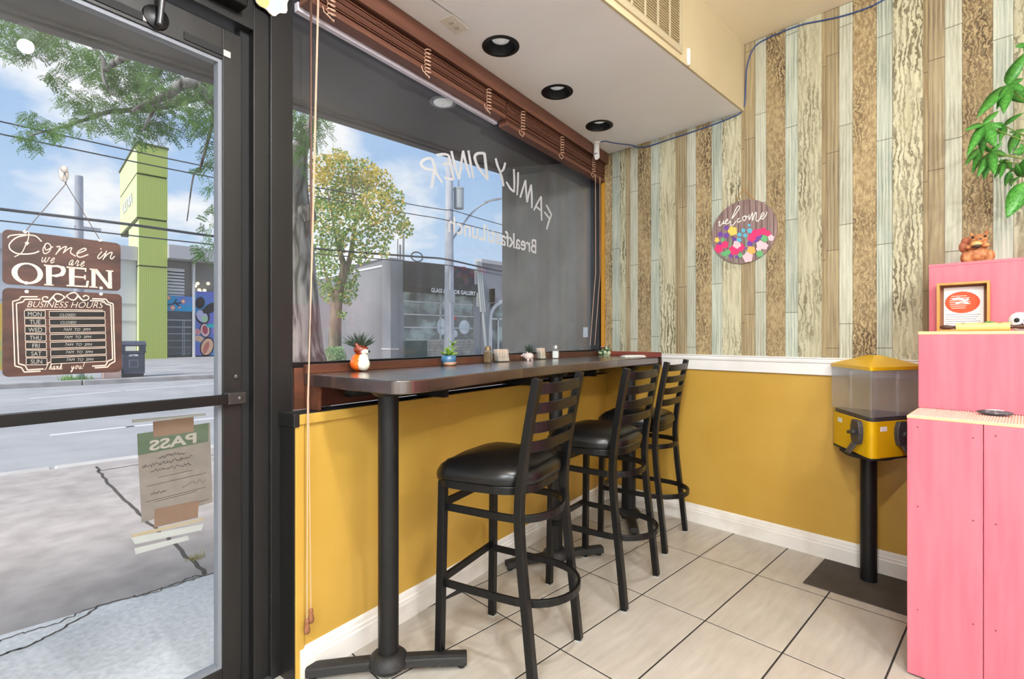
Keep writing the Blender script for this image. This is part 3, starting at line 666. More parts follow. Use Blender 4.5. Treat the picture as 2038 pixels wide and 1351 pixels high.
MB().box(X0 - .001, X1, Y3 - .001, -.004, Z3 - .012, Z3).build('tread', M_pk, ps, bevel=.001)
lb = MB(); x = X0 + .004
while x < 2.7:
    lb.prism([(x, Z1 - .003), (x + .0062, Z1 - .003), (x + .005, Z1), (x + .0012, Z1)], Y1 + .002, Y2 - .001, 'y'); x += .0075
lb.build('ribbed_liner', mat('pink_beige_liner', rgb(226, 198, 186), .6), ps, kind='stuff')
for z in (.885, .60, .25):
    for x in (X0 + .03, sx - .025, sx + .03):
        MB().ell((x, Y1 - .0002, z + random.uniform(-.02, .02)), (.0028, .0012, .0028), 8, 5).build('nail_head', mat('rust_brown', rgb(120, 60, 50), .7), ps)

# ---------------------------------------------------------------- wooden blinds
M_cord = mat('beige_cord', rgb(214, 172, 146), .7)
SB = PA(1000, 255, -.03).y
bs = [(SP1 + .006, SB, 2.437, 12, 'wooden slat blind drawn up at the left part of the window'), (SB + .004, -.012, 2.405, 14, 'wooden slat blind drawn up at the right part, beside the camera')]
for bi, (s0, s1, zb, nsl, lbl) in enumerate(bs):
    t = thing('wooden_blind', lbl, 'blind', FA @ Vector((0, (s0 + s1) / 2, zb)), A_ANG, 'wooden blinds over the shop window')
    MB(FA).box(.006, .022, s0 if bi == 0 else s0 - .0, s1 if bi == 0 else s1 + .004, 2.538, 2.618).build('valance', M_blind, t, bevel=.003)
    MB(FA).box(-.055, .0, s0, s1, 2.565, 2.615).build('head_rail', M_blind, t)
    top = 2.548; pit = (top - zb - .022) / nsl
    for k in range(nsl):
        z = zb + .022 + pit * (k + .5); j = random.uniform(-.005, .004)
        MB(FA).box(-.056 + j, -.006 + j, s0 + .003, s1 - .003, z - pit * .27, z + pit * .27).build('slat', M_blind, t)
    MB(FA).box(-.060, -.004, s0 + .002, s1 - .002, zb, zb + .021).build('bottom_rail', M_blind, t, bevel=.003)
    if bi == 0: MB(FA).box(-.088, -.066, s0, s1, zb - .012, zb + .02).build('sheen_strip', mat('painted_sheen', rgb(206, 200, 210), .6), t)  # strip coloured as the sky reflected on the bottom rail's underside
    for px, py in (((658, 20), (850, 130), (972, 205)) if bi == 0 else ((1040, 250), (1118, 292), (1181, 335))):
        s = PA(px, py, .004).y; pts = []
        for k in range(90):
            a = k / 90; th = 2 * math.pi * 7 * a
            pts.append((.008 + .009 * math.sin(th), s + .017 * math.cos(th) + random.uniform(-.002, .002), 2.532 - .118 * a))
        pts += [(.006, s + .012, 2.405), (.008, s - .004, zb - .022), (.004, s - .028, zb - .012), (.004, s - .034, zb + .006)]
        MB(FA).tube(pts, .0019, 5).build('ladder_cord', M_cord, t, smooth=80)
    if bi == 0:
        sw = PA(619, 300, .02).y; wz = PA(619, 466, .02).z
        MB(FA).tube([(.02, sw, 2.56), (.02, sw, wz)], .0042, 8).build('tilt_wand', mat('dark_brown_wand', rgb(74, 42, 28), .4), t, smooth=60)
        zt_ = PA(615, 1255, .03).z
        for k, (px0, px1, dz) in enumerate(((636, 611, 0.0), (634, 619, .03))):
            a = PA(px0, 0, .02); b2 = PA(px1, 1240, .03)
            MB(FA).tube([(.02, a.y, 2.57), (.024, PA(px0 - 14, 500, .024).y, 1.52), (.03, PA(612, 800, .03).y + .004 * k, 1.0), (.03, b2.y, zt_ + .04 + dz)], .0016, 6).build('pull_cord', M_cord, t, smooth=60)
            MB(FA).lathe([(.0, 0), (.009, .004), (.0115, .016), (.008, .030), (.0065, .038), (.0085, .046), (.006, .052), (.0, .053)], 12, (.03, b2.y, zt_ - .008 + dz)).build('tassel', mat('tassel_wood', rgb(140, 90, 62), .5), t, smooth=60)
    else:
        for px in (1185, 1194):
            MB(FA).tube([(.0, PA(px, 340, 0.0).y, 2.42), (.0, PA(px, 500, 0.0).y + .004, 1.7), (-.01, PA(px - 8, 690, 0.0).y, 1.165)], .0018, 6).build('pull_cord', M_cord, t, smooth=60)

# ---------------------------------------------------------------- things on the bulkhead
M_lens = mat('frosted_bulb', rgb(226, 228, 226), .25, c2=rgb(196, 200, 198), scale=(60, 60, 60), emit=.22)
for (lx, ly), lb in zip(LIGHTS, ('nearest the viewer', 'in the middle of the row', 'farthest back by the camera')):
    t = thing('downlight', 'round black recessed downlight ' + lb, 'downlight', (lx, ly, ZS - .004), 0, 'recessed downlights over the counter')
    MB().lathe([(.066, ZS + .01), (.070, ZS - .004), (.090, ZS - .003), (.090, ZS + .0005), (.070, ZS + .0005)], 36, (lx, ly, 0), False).build('trim_ring', M_blkm, t, smooth=40)
    MB().lathe([(.067, ZS + .001), (.060, ZS + .03), (.050, ZS + .10), (.0, ZS + .10)], 36, (lx, ly, 0), False).build('baffle', M_dark, t, smooth=40)
    MB().lathe([(.0, ZS + .024), (.022, ZS + .025), (.042, ZS + .031), (.047, ZS + .042), (.036, ZS + .098)], 28, (lx, ly, 0)).build('bulb', M_lens, t, smooth=60)
p = onz(904, 48, ZS); fo = Matrix.Translation((p.x, p.y, 0)) @ Matrix.Rotation(A_ANG + R(4), 4, 'Z')
t = thing('ceiling_outlet', 'cream duplex power outlet plate on the white bulkhead', 'outlet', (p.x, p.y, ZS - .005), 0)
MB(fo).box(-.038, .038, -.060, .060, ZS - .005, ZS).build('plate', mat('ivory_plastic', rgb(226, 220, 208), .4), t, bevel=.002)
for s in (-.02, .02):
    k = MB(fo).box(-.016, .016, s - .014, s + .014, ZS - .0072, ZS - .005).build('socket', mat('ivory_plastic2', rgb(214, 206, 192), .4), t, bevel=.002)
    for d in (-.006, .006): MB(fo).box(d - .0012, d + .0012, s - .005, s + .005, ZS - .0078, ZS - .007).build('slot', M_dark, k)
# security camera and blue cable
p = onz(1187, 284, ZS); cx_, cy_ = p.x, p.y
t = thing('security_camera', 'small white cylindrical security camera in the ceiling corner', 'camera', (cx_, cy_, ZS - .14))
MB().lathe([(.028, ZS - .012), (.03, ZS)], 20, (cx_, cy_, 0)).build('mount', M_white, t, smooth=40)
vd_ = (CAM + Vector((.5, .9, -.4)) - Vector((cx_, cy_, ZS - .06))).normalized()
cb = Vector((cx_, cy_, ZS - .075))
MB().tube([cb + Vector((0, 0, .065)), cb + Vector((0, 0, -.01)), cb + Vector((.012, -.014, -.032)), cb + Vector((.018, -.02, -.042))], [.021, .022, .022, .016], 20).build('housing', mat('white_plastic', rgb(232, 230, 230), .35), t, smooth=50)
dl = Vector((.45, -.72, -.40)).normalized()
MB().tube([cb + Vector((.004, -.006, -.016)), cb + Vector((.004, -.006, -.016)) + dl * .022], .0155, 18).build('lens', M_dark, t, smooth=40)
pts = [onz(1195, 283, ZS - .004), onz(1205, 281, ZS - .004), onz(1224, 285, ZS - .004), onz(1258, 289, ZS - .004)]
for px, py in ((1268, 293), (1290, 291), (1330, 278), (1400, 255), (1455, 234), (1474, 224), (1482, 205), (1484, 170), (1487, 130), (1500, 96), (1520, 80), (1560, 62), (1600, 48), (1650, 38), (1690, 28), (1730, 14), (1762, -2), (1800, -22)): pts.append(ony(px, py, -.008))
cab = MB().tube(catmull(pts, 5), .0038, 8).build('cable', mat('blue_cable', rgb(52, 74, 128), .5), smooth=60)
tag(cab, 'blue cable running from the camera along the wallpaper top', 'cable')
# vent grille on the bulkhead face
gy0, gy1, gz0, gz1 = -1.50, -.815, 2.650, 2.955
t = thing('vent_grille', 'beige louvred air vent grille on the bulkhead face', 'vent', (XS, (gy0 + gy1) / 2, gz0))
M_gr = mat('beige_grille', rgb(186, 172, 142), .45)
MB().box(XS, XS + .001, gy0 + .01, gy1 - .01, gz0 + .01, gz1 - .01).build('backing', mat('vent_shadow', rgb(52, 40, 30), .8), t)
for a in ((gy0, gy1, gz0, gz0 + .034), (gy0, gy1, gz1 - .034, gz1), (gy0, gy0 + .03, gz0 + .034, gz1 - .034), (gy1 - .022, gy1, gz0 + .034, gz1 - .034)):
    MB().box(XS, XS + .012, *a).build('frame_bar', M_gr, t, bevel=.002)
z = gz0 + .040; sl0 = None
while z < gz1 - .036:
    if sl0 is None: sl0 = MB().sweep([(XS + .006, gy0 + .03, z), (XS + .006, gy1 - .022, z)], [(-.004, -.0012), (.004, -.0030), (.004, -.0006), (-.004, .0012)]).build('slat', M_gr, t); z0_ = z
    else: share(sl0, t).location = (0, 0, z - z0_)
    z += .0128
y = gy1 - .022 - .105
while y > gy0 + .05:
    MB().box(XS + .009, XS + .013, y - .007, y + .007, gz0 + .03, gz1 - .03).build('divider', M_gr, t); y -= .112
for y in (-1.15, -.83): MB().ell((XS + .012, y, gz0 + .016), (.002, .004, .004), 8, 5).build('screw', M_gr, t)
p = onx(1367, 115, XS)
tag(MB().tube([(XS + .009, p.y, p.z - .042), (XS + .009, p.y, p.z - .03), (XS + .009, p.y, p.z + .034), (XS + .009, p.y, p.z + .042)], [.006, .0095, .0095, .007], 12).build('contact_sensor', M_white, smooth=50), 'small white plastic sensor stick beside the air vent', 'sensor')
# ---------------------------------------------------------------- painted lettering on the shop window (read from the street)
M_let = mat('white_letter_paint', rgb(184, 186, 189), .6)
OL = GO + .0045
def zw(u, v): return PA(800 + u / 4.632, 280 + v / 4.632, OL)
LETTERS = [[[(275, 163), (222, 166), (180, 198), (182, 228), (218, 256), (298, 274)], [(275, 163), (298, 232), (318, 300), (372, 388)], [(298, 274), (286, 345), (272, 436)]],
 [[(318, 132), (385, 124), (430, 132)], [(430, 132), (452, 230), (478, 358)], [(372, 218), (412, 212), (452, 220)], [(388, 342), (432, 350), (478, 358)]],
 [[(455, 95), (488, 230), (526, 356)], [(526, 356), (545, 220), (562, 92)], [(562, 92), (592, 220), (628, 342)]],
 [[(612, 90), (634, 215), (660, 345)]],
 [[(760, 112), (774, 235), (790, 362)], [(760, 116), (704, 116), (672, 142), (678, 186), (714, 262), (788, 356)]],
 [[(863, 162), (882, 230), (908, 292)], [(952, 202), (935, 262), (905, 292)], [(905, 290), (922, 350), (936, 420)]],
 [[(1031, 262), (1036, 370), (1034, 474)], [(1036, 474), (998, 440), (962, 380)]],
 [[(1071, 290), (1068, 400), (1061, 502)]],
 [[(1090, 524), (1112, 450), (1138, 362)], [(1138, 362), (1144, 460), (1152, 568)], [(1152, 568), (1168, 490), (1190, 404)], [(1190, 404), (1196, 510), (1197, 622)]],
 [[(1216, 642), (1246, 580), (1282, 512)], [(1282, 512), (1284, 620), (1288, 736)], [(1234, 604), (1258, 625), (1284, 645)]],
 [[(1334, 818), (1352, 750), (1378, 682)], [(1378, 682), (1356, 640), (1330, 592)], [(1362, 722), (1338, 690), (1312, 655)]]]
WD = [26, 24, 22, 21, 25, 20, 17, 16, 16, 15, 15]
for st_, w in zip(LETTERS, WD):
    b = MB(FA)
    for k, pl_ in enumerate(st_): b.strip(pl_, [w, w * 1.08, w * 1.05, w * .95, w * .85], lambda u, v, k=k: zw(u, v) + Vector((.0002 * k, 0, 0)), 5)
    b.build('letter', M_let, w1)
vs, fs = txt('Breakfast/Lunch', 1.0, 0, .012)
xa, xb = min(v.x for v in vs), max(v.x for v in vs)
bl = [zw(u, v) for u, v in ((1238, 1040), (1100, 1004), (940, 966), (880, 950), (745, 914), (640, 892), (560, 872), (428, 838))]
def onbl(f):
    s = bl[0].y + (bl[-1].y - bl[0].y) * f
    for a, b2 in zip(bl, bl[1:]):
        if b2.y <= s <= a.y: return s, a.z + (b2.z - a.z) * (s - a.y) / (b2.y - a.y)
    return s, bl[-1].z
k = abs(bl[0].y - bl[-1].y) / (xb - xa); b = MB(FA)
def fb(x, y): s, z = onbl((x - xa) / (xb - xa)); return Vector((OL, s, z + y * k * .98))
b.add([fb(v.x, v.y) for v in vs], fs); b.build('lettering', M_let, w1)
q0, q1 = PA(1161, 651, OL), PA(1170, 671, OL)
tag(MB(FA).box(OL - .0012, OL, q0.y, q1.y, q1.z, q0.z).build('window_sticker', mat('blue_sticker', rgb(150, 172, 206), .5, c2=rgb(210, 218, 232), scale=(90, 90, 90))), 'small blue sticker low on the shop window near the corner', 'sticker')

# ---------------------------------------------------------------- hanging open sign and hours board on the door
M_bd = mat('sign_brown', rgb(40, 22, 18), .45, c2=rgb(76, 46, 38), scale=(9, 9, 26), detail=5)
M_pw = mat('sign_cream_print', rgb(206, 184, 170), .6)
M_bk = mat('sign_chalk_black', rgb(8, 7, 7), .7)
M_ch = mat('chalk_grey', rgb(150, 148, 144), .8)
OS = -.120
def s1(u, v, d=0): p = PA(u / 7.838, 440 + v / 7.838, OS + .0004 + d); return p
def s2(u, v, d=0): p = PA(u / 6.756, 560 + v / 6.756, OS + .0004 + d); return p
sgn = thing('open_sign', 'brown hanging two-board open and business hours sign on the door', 'sign', FA @ Vector((OS, -3.14, 1.12)), A_ANG)
def board(y0, y1, z0, z1, r=.012):
    o = []
    for cx_, cz, a0 in ((y1 - r, z1 - r, 0), (y0 + r, z1 - r, 90), (y0 + r, z0 + r, 180), (y1 - r, z0 + r, 270)):
        for k in range(5): a = R(a0 + 22.5 * k); o.append((cx_ + r * math.cos(a), cz + r * math.sin(a)))
    return o
ub = MB(FA).prism(board(-3.262, -3.019, 1.355, 1.493), OS - .004, OS, 'x').build('upper_board', M_bd, sgn)
lb_ = MB(FA).prism(board(-3.262, -3.016, 1.121, 1.346), OS - .004, OS, 'x').build('lower_board', M_bd, sgn)
b = MB(FA)
for pts, w in (([(118, 262), (160, 225), (300, 210), (430, 214), (560, 235), (650, 318)], 18), ([(430, 214), (260, 255), (150, 355), (160, 440), (270, 505), (430, 512), (540, 496), (610, 468)], 20),
               ([(452, 160), (440, 280), (400, 370), (340, 490), (225, 558)], 15), ([(395, 330), (420, 352), (450, 332)], 26), ([(420, 340), (420, 375)], 24),
               ([(720, 350), (672, 430), (690, 505), (760, 480), (795, 400), (750, 345), (700, 370), (720, 450), (828, 398)], 15),
               ([(880, 400), (935, 398), (905, 470), (868, 522)], 16), ([(880, 500), (960, 425), (1035, 395), (1010, 450), (985, 500)], 16), ([(990, 490), (1070, 430), (1120, 418), (1100, 490), (1180, 548)], 16),
               ([(1210, 505), (1340, 450), (1310, 424), (1225, 470), (1200, 530), (1255, 562), (1378, 520)], 17),
               ([(1590, 475), (1525, 555), (1555, 582), (1640, 500)], 15), ([(1568, 440), (1580, 425)], 18), ([(1660, 460), (1640, 530), (1606, 602)], 15), ([(1615, 580), (1690, 505), (1750, 490), (1722, 560), (1745, 590), (1788, 545)], 15)):
    b.strip(pts, w, s1, 5)
def scr1(y0): return lambda u, v: s1(u, y0 + .115 * (u - 640) - v)
script(b, 'we', 635, 0, 88, 11, scr1(636), .4, 1.2); script(b, 'are', 1060, 0, 86, 11, scr1(636), .4, 1.2)
n = 36; vs = []; fs = []
for k in range(n):
    a = 2 * math.pi * k / n
    vs += [s1(425 + 246 * math.cos(a), 815 + 166 * math.sin(a) + 20 * math.cos(a)), s1(430 + 158 * math.cos(a), 812 + 138 * math.sin(a) + 14 * math.cos(a))]
for k in range(n): fs.append((2 * k, 2 * k + 1, 2 * ((k + 1) % n) + 1, 2 * ((k + 1) % n)))
b.add(vs, fs)
def quad(mb, fn, *pts): mb.add([fn(*p) for p in pts], [tuple(range(len(pts)))])
for qd in (((715, 690), (808, 695), (808, 998), (722, 990)), ((680, 676), (840, 690), (840, 712), (690, 700)), ((690, 980), (838, 992), (836, 1006), (688, 998)),
           ((1075, 712), (1165, 720), (1160, 1010), (1080, 1004)), ((1035, 705), (1348, 732), (1344, 758), (1040, 728)), ((1320, 735), (1350, 735), (1344, 790), (1326, 790)), ((1165, 855), (1335, 868), (1332, 890), (1165, 878)), ((1312, 840), (1338, 842), (1336, 915), (1314, 910)),
           ((1038, 992), (1362, 1012), (1372, 1032), (1040, 1014)), ((1352, 930), (1388, 930), (1372, 1030), (1336, 1018)),
           ((1425, 745), (1492, 752), (1490, 1030), (1428, 1024)), ((1392, 738), (1520, 748), (1522, 764), (1400, 756)), ((1394, 1016), (1524, 1026), (1522, 1042), (1394, 1034)),
           ((1440, 745), (1520, 752), (1752, 1052), (1690, 1050)), ((1684, 770), (1742, 775), (1748, 1052), (1690, 1000)), ((1652, 764), (1768, 772), (1766, 790), (1656, 782))):
    quad(b, lambda u, v: s1(u, v, .0002), *qd)
b.strip([(795, 705), (900, 702), (985, 745), (975, 815), (890, 850), (800, 848)], [26, 34, 70, 70, 44, 26], lambda u, v: s1(u, v, .0004), 4)
b.build('lettering', M_pw, ub)
b = MB(FA)
for pts in ([(505, 205), (285, 205), (255, 245), (170, 268), (200, 1135), (290, 1160), (325, 1218), (545, 1205)], [(545, 240), (335, 240), (310, 275), (220, 295), (250, 1105), (340, 1130), (370, 1190), (585, 1175)],
            [(1240, 232), (1425, 238), (1455, 280), (1520, 300), (1545, 1075), (1480, 1110), (1445, 1150), (1275, 1162)], [(1210, 258), (1395, 262), (1420, 300), (1490, 320), (1515, 1045), (1450, 1070), (1420, 1128), (1240, 1138)]):
    for a, c in zip(pts, pts[1:]): b.strip([a, c], 16, s2)
for sg in (1, -1):
    for pts, w in (([(0, 20), (-60, -30), (-130, -40), (-170, 0), (-230, 60), (-300, 50), (-310, 15), (-270, -5), (-235, 15)], [10, 18, 16, 22, 18, 14, 14, 12, 20]), ([(-170, 0), (-120, 55), (-60, 45), (-15, 0), (-40, -20)], [20, 16, 14, 14, 10])):
        b.strip([(882 + sg * x * 1.0, 200 + y + 8 * sg) for x, y in pts], w, lambda u, v: s2(u, v, .0002), 5)
b.strip([(345, 372), (1385, 388)], 9, s2)
vs, fs = txt('BUSINESS HOURS', 1.0, .32, -.012); wx = max(v.x for v in vs) - min(v.x for v in vs); k = 1030 / wx
b.add([s2(865 + v.x * k, 352 + .012 * v.x * k - v.y * 118) for v in vs], fs)
script(b, 'Thank', 595, 0, 46, 8, lambda u, v: s2(u, 1188 - .03 * (u - 600) - v), sp=1.12); script(b, 'you!', 955, 0, 46, 8, lambda u, v: s2(u, 1178 - .03 * (u - 950) - v), sp=1.2)
b.build('lettering', M_pw, lb_)
bo = MB(FA)
for i, dname in enumerate(('MON', 'TUE', 'WED', 'THU', 'FRI', 'SAT', 'SUN')):
    x0, y0 = 328 + 4 * i, 390 + 106.5 * i
    A_ = [(x0, y0), (x0 + 280, y0 + 4), (x0 + 280, y0 + 90), (x0, y0 + 92)]
    B_ = [(662 + 3.5 * i, 402 + 104 * i), (1410 + 3.3 * i, 404 + 98 * i), (1412 + 3.3 * i, 482 + 98.5 * i), (664 + 3.5 * i, 482 + 104.5 * i)]
    for Q_ in (A_, B_):
        bb = MB(FA); quad(bb, lambda u, v: s2(u, v, .0001), *Q_); bb.build('chalk_panel', M_bk, lb_)
        for a, c in zip(Q_, Q_[1:] + Q_[:1]): bo.strip([a, c], 7, lambda u, v: s2(u, v, .0003))
    bt = MB(FA); mtext(bt, dname, 82, lambda x, y: s2(x0 + 140 + x, y0 + 76 - y, .0004))
    bt.build('day_lettering', M_ch, lb_); bt = MB(FA)
    h = 'CLOSED' if i < 2 else '7AM  TO  3PM'
    mtext(bt, h, 52, lambda x, y: s2((905 if i < 2 else 1010) + 10 * i + x * 1.12, (468 if i < 2 else 462) + 101 * i - y, .0004), .25); bt.build('hours_lettering', M_ch, lb_)
bo.build('panel_outline', M_pw, lb_)
for px, py, par in ((50, 461, ub), (199, 478, ub), (52, 563, ub), (201, 573, ub), (53, 580, lb_), (201, 585, lb_)):
    p = PA(px, py, OS); MB(FA).ell((OS, p.y, p.z), (.0015, .0042, .0042), 10, 6).build('rivet', mat('white_rivet', rgb(240, 240, 240), .4), par)
hk = PA(131, 366, OS)
for px, py in ((50, 461), (199, 478)):
    p = PA(px, py, OS); MB(FA).tube([(OS + .001, p.y, p.z), (OS + .002, hk.y, hk.z)], .0011, 5).build('hanging_cord', mat('dark_string', rgb(92, 84, 84), .8), sgn)
t = thing('suction_hook', 'clear suction cup hook on the door glass above the sign', 'hook', FA @ Vector((DO - .018, hk.y, hk.z)), A_ANG)
M_suc = mat('milky_plastic', rgb(168, 162, 160), .4)
p = PA(131, 343, OS)
MB(FA).ell((DO - .014, p.y, p.z), (.004, .011, .022)).build('cup', M_suc, t, smooth=60)
MB(FA).ell((DO - .010, p.y, p.z + .012), (.006, .008, .010)).build('cup_knob', M_suc, t, smooth=60)
MB(FA).tube([(DO - .01, p.y, p.z), (DO + .004, p.y, p.z - .008), (DO + .006, p.y, p.z - .024), (DO, p.y, p.z - .03)], .0016, 6).build('hook_wire', mat('steel_wire', rgb(150, 150, 150), .3, .9), t)

# ---------------------------------------------------------------- inspection notice taped outside the door glass
OPn = DO - .0255
def pn(u, v, d=0): return PA(270 + u / 7.506, 830 + v / 7.506, OPn + d)
M_pap = mat('back_of_paper', rgb(124, 115, 108), .8, c2=rgb(116, 107, 100), scale=(20, 20, 20))
nt_ = thing('inspection_notice', 'grey pass notice taped to the door glass, seen from behind', 'notice', FA @ Vector((OPn, -2.86, .65)), A_ANG)
b = MB(FA); quad(b, lambda u, v: pn(u, v, -.0008), (20, 250), (1110, 80), (1125, 600), (1150, 1270), (90, 1576), (52, 900)); b.build('sheet', M_pap, nt_)
b = MB(FA); quad(b, pn, (24, 252), (1088, 86), (1086, 362), (34, 572)); b.build('green_band', mat('green_print', rgb(74, 88, 68), .8), nt_)
b = MB(FA); vs, fs = txt('PASS', 1.0, 0, .03); wx = max(v.x for v in vs) - min(v.x for v in vs); k = 705 / wx
b.add([pn(562 - v.x * k, 372 + (918 - (562 - v.x * k)) * .182 - v.y * 205, .0004) for v in vs], fs)
b.build('pass_lettering', mat('pale_print', rgb(150, 142, 134), .8), nt_)
b = MB(FA); random.seed(5)
for (x0, y0, x1, y1, amp, n_) in ((745, 525, 330, 600, 26, 14), (850, 590, 90, 750, 28, 24), (830, 690, 210, 810, 26, 18), (455, 1090, 210, 1150, 28, 9)):
    b.strip([(x0 + (x1 - x0) * i / n_ / 3, y0 + (y1 - y0) * i / n_ / 3 + random.uniform(-amp, amp) * (0 if i % 7 == 6 else 1)) for i in range(n_ * 3)], 7, lambda u, v: pn(u, v, .0003), 3)
for x0, y0, x1, y1 in ((850, 790, 330, 905), (1060, 830, 160, 1035), (1040, 1045, 150, 1270), (910, 1105, 290, 1265), (1095, 1225, 940, 1265)):
    b.strip([(x0, y0), (x1, y1)], 7, lambda u, v: pn(u, v, .0003))
b.strip([(1045, 930), (1000, 985), (960, 930), (900, 1000), (860, 960), (760, 1020), (690, 1050)], 5, lambda u, v: pn(u, v, .0003), 4)
b.build('handwriting', mat('grey_ink', rgb(66, 58, 54), .8), nt_)
random.seed(11)
b = MB(FA); quad(b, lambda u, v: pn(u, v, .0006), (258, 65), (866, -6), (868, 215), (265, 300)); b.build('tape', mat('brown_tape', rgb(116, 90, 72), .5), nt_)
b = MB(FA); quad(b, lambda u, v: pn(u, v, .0006), (282, 1375), (945, 1240), (930, 1500), (275, 1650)); b.build('tape', mat('brown_tape', rgb(116, 90, 72), .5), nt_)
for qd, mm in ((((-60, 40), (1050, -60), (1040, -20), (-50, 90)), 'tape_residue'), (((-60, 1750), (1030, 1500), (1020, 1540), (-50, 1800)), 'old_tape_edge'), (((-70, 1800), (760, 1640), (1020, 1590), (980, 1690), (-10, 1900)), 'tape_residue'), (((-20, 1960), (780, 1770), (800, 1830), (0, 2050)), 'tape_residue')):
    b = MB(FA); quad(b, lambda u, v: pn(u, v, .0004), *qd)
    b.build('residue', mat(mm, rgb(168, 170, 168) if mm == 'tape_residue' else rgb(160, 146, 118), .8), nt_)
# pastel ornament at the top of the post
t = thing('wall_ornament', 'pastel scalloped paper ornament at the top of the black post', 'ornament', FA @ Vector((-.085, -2.58, 2.37)), A_ANG)
c0 = PA(536, -22, -.084)
b = MB(FA); o = []
for k in range(40): a = 2 * math.pi * k / 40; r = .085 + .006 * math.sin(8 * a); o.append((c0.y + r * math.cos(a) * .85, c0.z + r * math.sin(a)))
b.prism(o, -.087, -.082, 'x').build('backing', mat('ornament_cream', rgb(226, 214, 200), .7), t)
for px, py, r, m_ in ((522, -4, .026, mat('ornament_yellow', rgb(214, 214, 120), .7)), (550, 5, .026, mat('ornament_mint', rgb(176, 206, 200), .7))):
    p = PA(px, py, -.08); MB(FA).ell((-.081, p.y, p.z), (.0015, r, r * 1.2)).build('dot', m_, t)

# ---------------------------------------------------------------- welcome sign on the wallpaper
ws = thing('welcome_sign', 'round wooden welcome plaque with painted flowers on the wallpaper', 'sign', (1.0235, -.014, 1.68))
Rw = .196; Cw = Vector((1.0235, 0, 1.874))
b = MB(); b.prism([(Cw.x + Rw * math.cos(2 * math.pi * k / 64), Cw.z + Rw * math.sin(2 * math.pi * k / 64)) for k in range(64)], -.0135, -.004, 'y')
b.build('plaque', mat('mauve_wood_print', rgb(120, 98, 94), .7, c2=rgb(156, 132, 126), scale=(70, 70, 4), detail=6), ws)
b = MB()
for k in range(-5, 6):
    x = Cw.x + k * .034 + .006
    h_ = math.sqrt(max(0, (Rw - .003) ** 2 - (x - Cw.x) ** 2)); b.box(x - .0014, x + .0014, -.0140, -.0134, Cw.z - h_, Cw.z + h_)
b.build('printed_groove', mat('dark_groove_print', rgb(76, 58, 58), .8), ws)
def wz(u, v, d=0): return ony(1380 + u / 7.505, 360 + v / 7.505, -.0146 - d)
b = MB()
for pts, w in (([(375, 625), (395, 600), (385, 670), (430, 640), (455, 590), (450, 640), (480, 620)], 12), ([(470, 620), (515, 590), (500, 570), (480, 610), (495, 645), (545, 610)], 12),
               ([(545, 610), (640, 480), (690, 400), (675, 372), (630, 430), (575, 560), (550, 640), (580, 665), (640, 600)], 12), ([(690, 560), (665, 570), (665, 620), (720, 590)], 12),
               ([(770, 520), (735, 550), (755, 595), (790, 555), (765, 520), (820, 540)], 12), ([(830, 500), (835, 580), (870, 500), (885, 480), (880, 590), (915, 500), (940, 470), (935, 580), (960, 600), (1000, 560)], 12),
               ([(990, 560), (1055, 500), (1035, 475), (1005, 540), (1030, 570), (1085, 510), (1100, 460)], 12)):
    b.strip(pts, w, wz, 5)
b.build('lettering', mat('sign_white', rgb(246, 240, 232), .6), ws)
FL = {'purple': ((112, 70, 160), ((490, 700, 34), (405, 800, 40), (490, 815, 38), (365, 870, 28), (395, 942, 28), (612, 870, 30), (565, 1115, 32), (660, 1212, 26), (650, 1135, 26), (845, 935, 44), (925, 880, 40), (990, 832, 40), (775, 1005, 22))),
      'yellow': ((248, 204, 96), ((585, 748, 68), (302, 925, 40), (352, 880, 36))), 'orange': ((250, 176, 92), ((865, 1036, 62),)),
      'hot_pink': ((236, 54, 112), ((380, 1012, 62), (470, 952, 52), (612, 1030, 76), (706, 992, 58), (872, 850, 58), (918, 784, 58), (985, 765, 52), (1045, 748, 50), (1112, 784, 44))),
      'pale_pink': ((250, 196, 204), ((650, 950, 58), (1000, 952, 60), (1062, 972, 52), (978, 1012, 40), (1160, 850, 46), (812, 1140, 74))),
      'sky_blue': ((98, 178, 206), ((745, 740, 32), (690, 802, 32), (842, 742, 38), (772, 812, 32), (832, 662, 22), (682, 880, 36))), 'leaf_green': ((104, 178, 116), ((1060, 862, 50), (990, 1088, 50), (440, 880, 26), (470, 1090, 40), (520, 1060, 36), (700, 1110, 34)))}
lv = 0
b = MB()
for pts in ([(500, 1170), (545, 1000), (570, 860)], [(420, 1110), (440, 960), (430, 850)], [(640, 1200), (650, 1080)], [(760, 1180), (790, 960), (770, 840)], [(870, 1150), (870, 1080)], [(1000, 1060), (1020, 980)]): b.strip(pts, 14, wz, 4)
b.build('flower_stem', mat('stem_green', rgb(120, 170, 130), .7), ws)
for nm, (c, fl_) in FL.items():
    m_ = mat('flower_' + nm, rgb(*c), .7)
    for (u, v, r) in fl_:
        lv += 1; b = MB(); n = 20; ph = random.random() * 6
        pts = [wz(u + r * (1 + .13 * math.sin(5 * 2 * math.pi * k / n + ph)) * math.cos(2 * math.pi * k / n), v + r * (1 + .13 * math.sin(5 * 2 * math.pi * k / n + ph)) * math.sin(2 * math.pi * k / n), .0002 + lv * .00004) for k in range(n)]
        if (sum(pts, Vector()) / n - Cw - Vector((0, -.0146, 0))).length > Rw - .012: continue
        b.add(pts, [tuple(range(n))]); b.build('painted_flower', m_, ws)
hp = wz(745, 118); b = MB()
for u, v in ((618, 312), (905, 272)): b.tube([hp + Vector((0, .004, 0)), wz(u, v) + Vector((0, .003, 0))], .0016, 6)
b.build('hanging_string', mat('jute_string', rgb(196, 140, 84), .9), ws)

